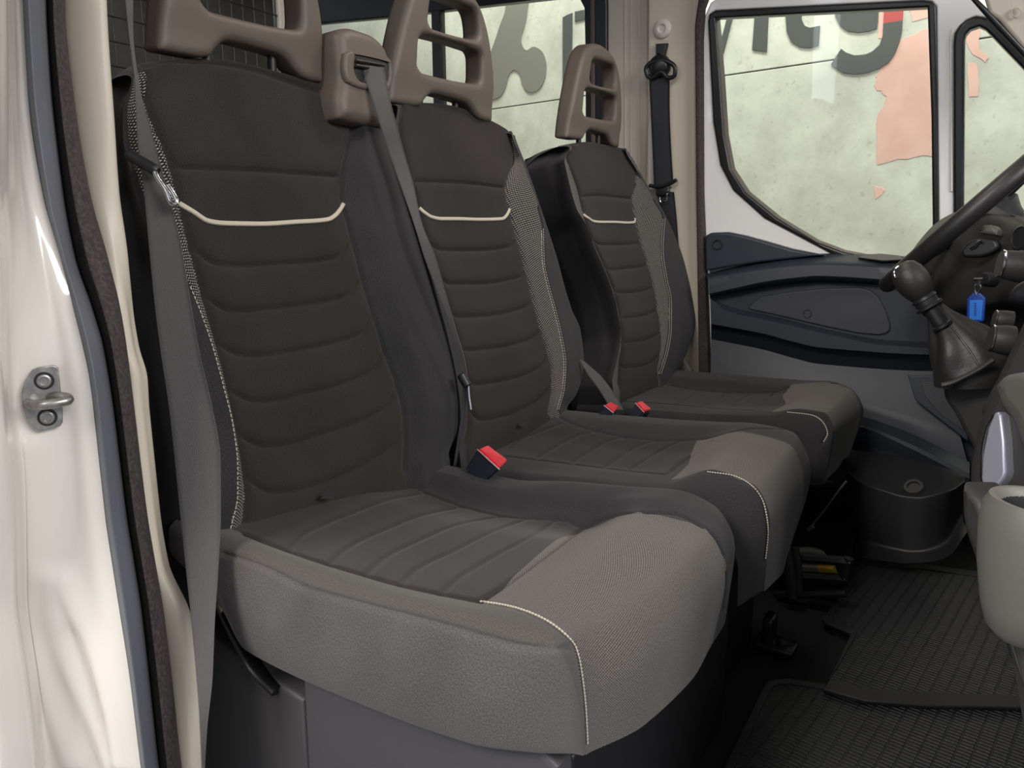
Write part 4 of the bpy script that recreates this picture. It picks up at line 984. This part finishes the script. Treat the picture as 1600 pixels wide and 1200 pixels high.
for t in (.9, PI-.9, PI+.4, -.4):
    b = MB(); q = wc+RW*(math.cos(t)*wa+math.sin(t)*wb); b.tube([wc-wn_*.02, (wc+q)/2-wn_*.015, q], [.02, .014, .012], 10, flat=.5, up=wn_); b.build('spoke', m_black, sw)
rebase(sw, wc)

# ---------------------------------------------------------------- dashboard
dash = thing('dashboard', 'dark plastic dashboard with vent, dials and cup holder at the right edge', 'dashboard')
def pl_(pts): return resample([at(u, v, 1, y) for u, v, y in pts], 9)
DL = [pl_([(1418, 402, 1.46), (1440, 372, 1.42), (1478, 338, 1.36), (1530, 322, 1.30), (1580, 334, 1.22), (1680, 360, 1.1)]),
      pl_([(1420, 408, 1.38), (1445, 380, 1.32), (1485, 348, 1.26), (1535, 338, 1.20), (1585, 348, 1.12), (1680, 372, 1.0)]),
      pl_([(1428, 430, 1.36), (1460, 412, 1.28), (1500, 392, 1.20), (1545, 385, 1.14), (1590, 390, 1.06), (1680, 400, .95)]),
      pl_([(1432, 460, 1.34), (1470, 455, 1.24), (1510, 445, 1.16), (1555, 440, 1.10), (1600, 440, 1.02), (1680, 450, .92)]),
      pl_([(1440, 490, 1.34), (1478, 482, 1.24), (1515, 476, 1.16), (1558, 470, 1.10), (1600, 470, 1.02), (1680, 480, .92)]),
      pl_([(1470, 506, 1.42), (1490, 500, 1.35), (1520, 494, 1.28), (1560, 486, 1.2), (1600, 486, 1.15), (1680, 500, 1.0)]),
      pl_([(1492, 640, 1.44), (1500, 640, 1.38), (1520, 640, 1.3), (1560, 640, 1.25), (1600, 640, 1.2), (1680, 640, 1.1)])]
G, *_ = lattice(DL, .015)
mesh_obj('dash_body', G, grid_faces(*G.shape[:2]), m_dash, dash)
pxplate('cluster_hood', fr(at(1545, 340, 1, 1.2), (-.3, -.8, .5)), [[(1503, 350), (1520, 322), (1545, 316), (1586, 337), (1574, 339), (1540, 334)]], .012, .004, m_dash, dash, off=.01)
VF = fr(at(1530, 385, 1, 1.10), (-.35, -.93, .1))
pxplate('vent_bezel', VF, [sm2([(1500, 392), (1512, 378), (1532, 372), (1553, 374), (1560, 384), (1548, 396), (1525, 402), (1506, 402)], 40)], .02, .005, m_black, dash)
pxplate('vent_cap', VF, [sm2([(1528, 364), (1538, 351), (1548, 351), (1558, 360), (1556, 368), (1542, 366)], 30)], .03, .006, m_dashgrey, dash, off=.004)
MB().tube(resample([ipn(u, v, VF[3], VF[3]@VF[0]+.008) for u, v in [(1515, 388), (1524, 384), (1530, 377), (1536, 378)]], 12), .0018, 8).build('vent_tab', m_chrome, dash)
def knob(u, v, y, r, lab, depth=.03, sx=1):
    c = at(u, v, 1, y); n = arr(-.96, -.25, .12); k = MB().lathe(c, n, [(r*1.05, -.01), (r*1.05, 0), (r, .004), (r*.94, depth*.8), (r*.86, depth), (.0001, depth)], 32).build('dial', m_dash, dash)
    MB().lathe(c, n, [(r*.96, depth*.86), (r*.98, depth*.92), (r*.93, depth*.98)], 32, cap=False).build('dial_ring', m_chrome, k); return k
knob(1590, 416, .72, .020, '', .022)
knob(1568, 531, .70, .019, '', .016)
knob(1568, 500, .76, .013, '', .012)
c = at(1597, 372, 1, .85)
k = MB().lathe(c, (-.8, -.58, .1), [(.020, -.004), (.020, .002), (.016, .005), (.015, .003), (.0001, .003)], 28).build('push_button', m_black, dash)
MB().box((1.10, .93, .42), (.44, 1.26, .86), bev=.05).build('unseen_dash_box', m_dash, dash)  # unseen rest of the dash, added to block front light and darken the floor
# centre stack, lower dash, trim
CF = fr(at(1580, 560, 1, .62), (-.55, -.83, .1))
pxplate('centre_stack', CF, [sm2([(1668, 430), (1612, 455), (1598, 490), (1575, 540), (1552, 590), (1535, 622), (1526, 640), (1532, 655), (1548, 650), (1680, 640)], 60)], .16, .014, m_dash, dash)
pxplate('stack_edge', CF, [sm2([(1570, 470), (1576, 452), (1590, 440), (1650, 420), (1650, 450), (1590, 475)], 40)], .06, .010, m_black, dash, off=.03)
LF = fr(at(1560, 700, 1, .42), (-.62, -.76, .15))
pxplate('lower_dash', LF, [sm2([(1540, 600), (1560, 582), (1590, 577), (1700, 575), (1700, 1000), (1590, 1000), (1552, 900), (1532, 850), (1512, 820), (1503, 780), (1502, 740), (1508, 700), (1518, 655)], 80)], .12, .022, m_dash, dash)
pxplate('grey_shoulder', LF, [sm2([(1545, 602), (1562, 584), (1590, 579), (1700, 577), (1700, 735), (1640, 735), (1598, 720), (1585, 690), (1572, 655), (1555, 635)], 60)], .06, .016, m_dashgrey, dash, off=.016)
pxplate('silver_insert', LF, [[(1553, 645), (1558, 643), (1564, 648), (1569, 690), (1571, 738), (1568, 748), (1553, 766), (1548, 767), (1534, 755), (1532, 748), (1534, 712), (1543, 668)]], .02, .003, m_silver, dash, off=.012)
pxplate('insert_seal', LF, [sm2([(1551, 645), (1556, 646), (1545, 670), (1537, 712), (1534, 745), (1530, 752), (1530, 712), (1538, 668)], 50)], .02, .003, m_seal, dash, off=.010)
# cup holder
cp = at(1638, 785, 1, .20)
prof = [(.0001, -.118), (.018, -.117), (.027, -.108), (.033, -.090), (.040, -.058), (.044, -.026), (.0435, -.008), (.040, .000), (.036, .000), (.031, -.005), (.028, -.035), (.0001, -.04)]
cup = MB().lathe(cp, (0.05, .02, 1), prof, 48).build('cup_holder', m_cup, dash)
MB().lathe(cp, (0.05, .02, 1), [(.0312, -.005), (.030, -.010), (.0285, -.032), (.0001, -.036)], 40, cap=False).build('cup_inner_black', m_black, cup)  # black inner surface of the cup mouth
KF = fr(at(1590, 1050, 1, .235), (-.66, -.74, .1))
pxplate('kick_panel', KF, [sm2([(1558, 960), (1590, 960), (1720, 960), (1720, 1320), (1650, 1300), (1616, 1190), (1598, 1110), (1584, 1050), (1568, 992)], 60)], .16, .012, m_dashgrey, dash)
pxplate('side_edge', KF, [sm2([(1530, 780), (1560, 860), (1580, 960), (1600, 1060), (1622, 1190), (1650, 1300), (1636, 1290), (1608, 1150), (1556, 975), (1518, 870), (1500, 804), (1499, 750)], 60)], .05, .008, m_dash, dash, off=-.02)
# console column under the lever
QF = fr(at(1510, 620, 1, .88), (-.45, -.89, 0))
pxplate('console_column', QF, [sm2([(1472, 592), (1490, 585), (1530, 565), (1562, 540), (1600, 520), (1640, 640), (1560, 700), (1530, 720), (1512, 692), (1490, 650), (1470, 612)], 60)], .12, .012, m_dash, dash)
# ignition barrel
b = MB().lathe(at(1545, 437, 1, 1.0), (-.7, -.7, .1), [(.012, -.01), (.012, .006), (.009, .010), (.0001, .010)], 20).build('ignition_barrel', m_black, dash)
rebase(dash, at(1590, 900, 1, .5))

# gear lever
gl = thing('gear_lever', 'black gear lever with round knob and leather boot at the right', 'gear lever')
YG = .86
k0 = at(1420, 428, 1, YG); k1 = at(1443, 462, 1, YG); k2 = at(1467, 496, 1, YG+.01)
ax = (k1-k0)/np.linalg.norm(k1-k0)
b = MB(); b.lathe(at(1426, 440, 1, YG), ax, [(.0001, -.034), (.010, -.033), (.018, -.028), (.0235, -.017), (.0255, -.004), (.0245, .008), (.021, .019), (.0175, .027), (.015, .030), (.0001, .030)], 32)
kn = b.build('knob', m_leather, gl)
kc = at(1426, 440, 1, YG)
side_ = np.cross(ax, arr(0, 1., 0)); side_ /= np.linalg.norm(side_)
ring = [kc+ax*(-.003)+.0268*(math.cos(t)*(-ax)+math.sin(t)*(-Rv)) for t in np.linspace(-.25, 1.45, 20)]
MB().tube([p-Fv*.006 for p in ring], .0013, 8).build('knob_trim', m_chrome, kn)
b = MB(); b.lathe(kc+ax*.028, ax, [(.0165, 0), (.019, .003), (.019, .006), (.0175, .007), (.0175, .014), (.0205, .016), (.0205, .020), (.015, .022), (.012, .023), (.012, .05), (.0155, .052), (.0155, .056), (.011, .058)], 28)
b.build('collar', m_black, gl)
# boot: rings from collar to console
rings = [((1460, 482), .014, .014), ((1468, 493), .018, .018), ((1480, 508), .027, .025), ((1498, 528), .042, .038), ((1511, 548), .052, .046), ((1518, 568), .055, .050), ((1519, 586), .054, .052), ((1518, 600), .052, .050)]
V = []; n = 48
for i, ((u, v), ra, rb_) in enumerate(rings):
    c = at(u, v, 1, YG+.02); t = i/(len(rings)-1)
    axx = ax*(1-t)+arr(.15, 0, -1)*t; axx /= np.linalg.norm(axx); e1 = arr(0, 1., 0); e2 = np.cross(axx, e1); e2 /= np.linalg.norm(e2)
    for k in range(n):
        th = 2*PI*k/n; wob = 1+(.08*math.sin(4*th+2*t*3)+.07*math.sin(7*th+5*t+1))*math.sin(PI*min(t*1.15, 1))
        V.append(c+wob*(ra*math.cos(th)*e2+rb_*math.sin(th)*e1))
V = np.array(V).reshape(len(rings), n, 3)
V = np.concatenate([V, V[:, :1]], 1)
G, *_ = lattice(V, .006)
bt = mesh_obj('boot', G, grid_faces(*G.shape[:2]), m_leather, gl)
tb = bvh_of(G); P, NN = snap(tb, [(1478, 498), (1495, 522), (1515, 548), (1533, 578)], 40)
if len(P) > 2: MB().tube(P, .0016, 6, up=NN).build('boot_seam', m_black, bt)
b = MB(); Pq = [at(u, v, 1, YG-.045) for u, v in [(1472, 602), (1482, 600), (1505, 590), (1530, 577), (1553, 562)]]
b.tube(resample(Pq, 30), .006, 10, flat=.7); b.build('boot_rim', m_dash, gl)
rebase(gl, at(1521, 602, 1, YG))
# key with tag
ky = thing('key_tag', 'bright blue key tag hanging from the ignition key', 'key tag')
YK = .97
FK = fr(at(1525, 475, 1, YK), (-.25, -.96, .0))
pxplate('tag_frame', FK, [[(1511, 467), (1521, 457), (1529, 456), (1540, 466), (1538, 500), (1535, 503), (1512, 503), (1510, 499)]], .005, .0015, m_blue, ky)
pxplate('tag_paper', FK, [[(1515, 469), (1536, 469), (1534, 500), (1514, 500)]], .002, .0005, m_blue2, ky, off=.001)
b = MB()
for q in range(6):
    u0 = 1522; v0 = 473+q*3.6
    W, F = plate_geo([px2(FK, [(u0, v0), (u0+3.4, v0+.3), (u0+3.2, v0+2.2), (u0-.2, v0+1.8)], .002)], (FK[0]+FK[3]*.002, FK[1], FK[2], FK[3]), .0006, .0001); b.add(W, F)
b.build('handwriting', m_ink, ky, smooth=False)
MB().tube(resample([ipn(u, v, FK[3], FK[3]@FK[0]) for u, v in [(1525, 461), (1523, 452), (1525, 445), (1530, 444), (1532, 450), (1529, 458)]], 20), .0016, 8).build('key_ring', m_chrome, ky)
b = MB(); b.tube([ipn(1529, 446, FK[3], FK[3]@FK[0]), ipn(1530, 437, FK[3], FK[3]@FK[0])], .003, 8); b.tube([ipn(1522, 436, FK[3], FK[3]@FK[0]), ipn(1536, 436, FK[3], FK[3]@FK[0])], .003, 8); b.build('key', m_chrome, ky)
rebase(ky, at(1525, 445, 1, YK))

# ---------------------------------------------------------------- on the floor
def floor_loop(l, z=0): return [tuple(at(u, v, 2, z)[:2]) for u, v in l]
def fplate(name, l, z, th, bev, m, parent=None, holes=[]):
    return plate(name, [floor_loop(l, z)]+[floor_loop(h_, z) for h_ in holes], (arr(0, 0, z), arr(1, 0, 0), arr(0, 1., 0), arr(0, 0, 1.)), th, bev, m, parent)
ma = thing('floor_mat', 'ribbed black rubber mat in the front passenger footwell, nearest the camera', 'floor mat')
o1 = [(1090, 1290), (1140, 1180), (1190, 1078), (1198, 1066), (1210, 1061), (1235, 1060), (1290, 1068), (1400, 1086), (1700, 1100), (1760, 1290)]
i1 = [(1108, 1290), (1155, 1180), (1200, 1084), (1208, 1072), (1216, 1068), (1236, 1067), (1290, 1075), (1400, 1093), (1690, 1106), (1740, 1290)]
fplate('mat_sheet', o1, -.001, .007, .002, m_mat, ma)
b_rubber = mat('mat_rim_rubber', (.017, .017, .02), .5)
fplate('raised_rim', o1, .002, .004, .0012, b_rubber, ma, [i1])
rebase(ma, (.6, .45, -.008))
mbm = thing('floor_mat', 'black rubber mat overlapping the near mat, towards the driver side', 'floor mat')
o2 = [(1287, 1076), (1302, 1048), (1330, 990), (1312, 982), (1288, 973), (1286, 966), (1310, 935), (1340, 884), (1358, 877), (1440, 880), (1530, 893), (1660, 905), (1780, 1112), (1560, 1104), (1450, 1102), (1350, 1094)]
i2 = [(1296, 1060), (1308, 1044), (1340, 988), (1322, 976), (1298, 966), (1318, 936), (1346, 892), (1362, 885), (1440, 888), (1530, 900), (1650, 912), (1750, 1096), (1560, 1085), (1450, 1082), (1350, 1074)]
fplate('mat_sheet', o2, .008, .007, .002, m_mat, mbm)
fplate('raised_rim', o2, .0105, .004, .0012, b_rubber, mbm, [i2])
rebase(mbm, (.65, 1.0, 0))
# rounded black step box below the door
tl = thing('floor_step_cover', 'rounded black plastic cover on the floor under the driver door', 'cover')
def tub_line(pts, n=13): return resample([at(u, v, 1, y) for u, v, y in pts], n)
TL = [tub_line([(1318, 700, 1.42), (1350, 705, 1.46), (1420, 715, 1.48), (1490, 735, 1.46), (1510, 745, 1.42)]),
      tub_line([(1322, 735, 1.36), (1352, 752, 1.30), (1420, 768, 1.28), (1480, 760, 1.30), (1508, 748, 1.36)]),
      tub_line([(1324, 740, 1.34), (1354, 758, 1.26), (1420, 777, 1.24), (1480, 768, 1.26), (1508, 752, 1.34)]),
      tub_line([(1330, 830, 1.34), (1358, 846, 1.26), (1420, 862, 1.24), (1470, 850, 1.26), (1504, 800, 1.34)]),
      tub_line([(1334, 846, 1.32), (1358, 856, 1.24), (1420, 872, 1.21), (1474, 860, 1.24), (1506, 815, 1.32)]),
      tub_line([(1332, 866, 1.30), (1358, 873, 1.20), (1420, 880, 1.18), (1478, 872, 1.20), (1512, 830, 1.30)])]
G, *_ = lattice(TL, .012)
mesh_obj('shell', G, grid_faces(*G.shape[:2]), m_black, tl)
MB().lathe(at(1428, 762, 1, 1.29), (-.2, -.6, .8), [(.020, 0), (.019, .006), (.013, .006), (.012, -.004), (.0001, -.004)], 20).build('screw_well', m_dash, tl)
rebase(tl, at(1420, 872, 1, 1.25))
# bracket foot, tool tray, rod
bf = thing('seat_anchor', 'black anchor foot bolted to the floor in front of the bench', 'anchor')
q = at(1212, 1012, 2, 0)
b = MB(); b.box(q+arr(0, 0, .006), (.07, .05, .012), bev=.004); b.box(q+arr(-.015, .01, .03), (.02, .04, .05), bev=.006); b.build('bracket', m_seal, bf)
MB().lathe(q+arr(.012, -.004, .012), (0, 0, 1), [(.012, 0), (.012, .005), (.008, .009), (.0001, .009)], 6).build('bolt', m_black, bf)
rebase(bf, q)
tt = thing('tool_holder', 'black bracket holding a yellow jack under the driver seat', 'tool holder')
YT = 1.02
def Q_(u, v, y=YT): return at(u, v, 1, y)
b = MB()
for l in ([(1255, 872), (1330, 878)], [(1255, 900), (1322, 904)], [(1326, 872), (1316, 908)], [(1205, 870), (1240, 872)], [(1215, 930), (1322, 926)]):
    b.tube([Q_(*l[0]), Q_(*l[1])], .010, 8)
b.build('bracket', m_black, tt)
b = MB(); b.tube(resample([Q_(u, v, YT-.03) for u, v in [(1226, 850), (1230, 870), (1236, 900), (1238, 935)]], 16), .011, 10, flat=.5); b.tube(resample([Q_(u, v, YT-.03) for u, v in [(1242, 855), (1246, 880), (1248, 930)]], 16), .008, 10, flat=.5); b.build('strap', m_webblk, tt)
rebase(tt, Q_(1260, 930))
jk = thing('jack', 'yellow painted jack lying in the black bracket under the driver seat', 'jack')
pxplate('yellow_bar', fr(Q_(1260, 888, YT+.03), (0, -1, 0)), [[(1196, 882), (1232, 884), (1232, 891), (1196, 889)]], .02, .003, m_yellow, jk)
pxplate('yellow_block', fr(Q_(1260, 888, YT+.03), (0, -1, 0)), [[(1276, 885), (1302, 888), (1308, 904), (1280, 900)]], .02, .003, m_yellow, jk)
pxplate('screw_body', fr(Q_(1260, 888, YT+.03), (0, -1, 0)), [[(1246, 884), (1278, 886), (1280, 899), (1248, 893)]], .02, .003, m_tool, jk)
MB().tube(resample([Q_(u, v, YT+.04) for u, v in [(1236, 864), (1270, 862), (1282, 866), (1286, 874)]], 14), .009, 10).build('crank', m_tool, jk)
rebase(jk, Q_(1260, 905))
rd = MB().tube(resample([Q_(u, v, 1.12) for u, v in [(1266, 824), (1290, 794), (1300, 780), (1322, 752)]], 16), .0022, 8).tube([Q_(1262, 828, 1.12), Q_(1270, 822, 1.12)], .005, 8).build('linkage_rod', m_zinc)
tag(rd, 'thin bare metal rod slanting up from under the driver cushion', 'rod')
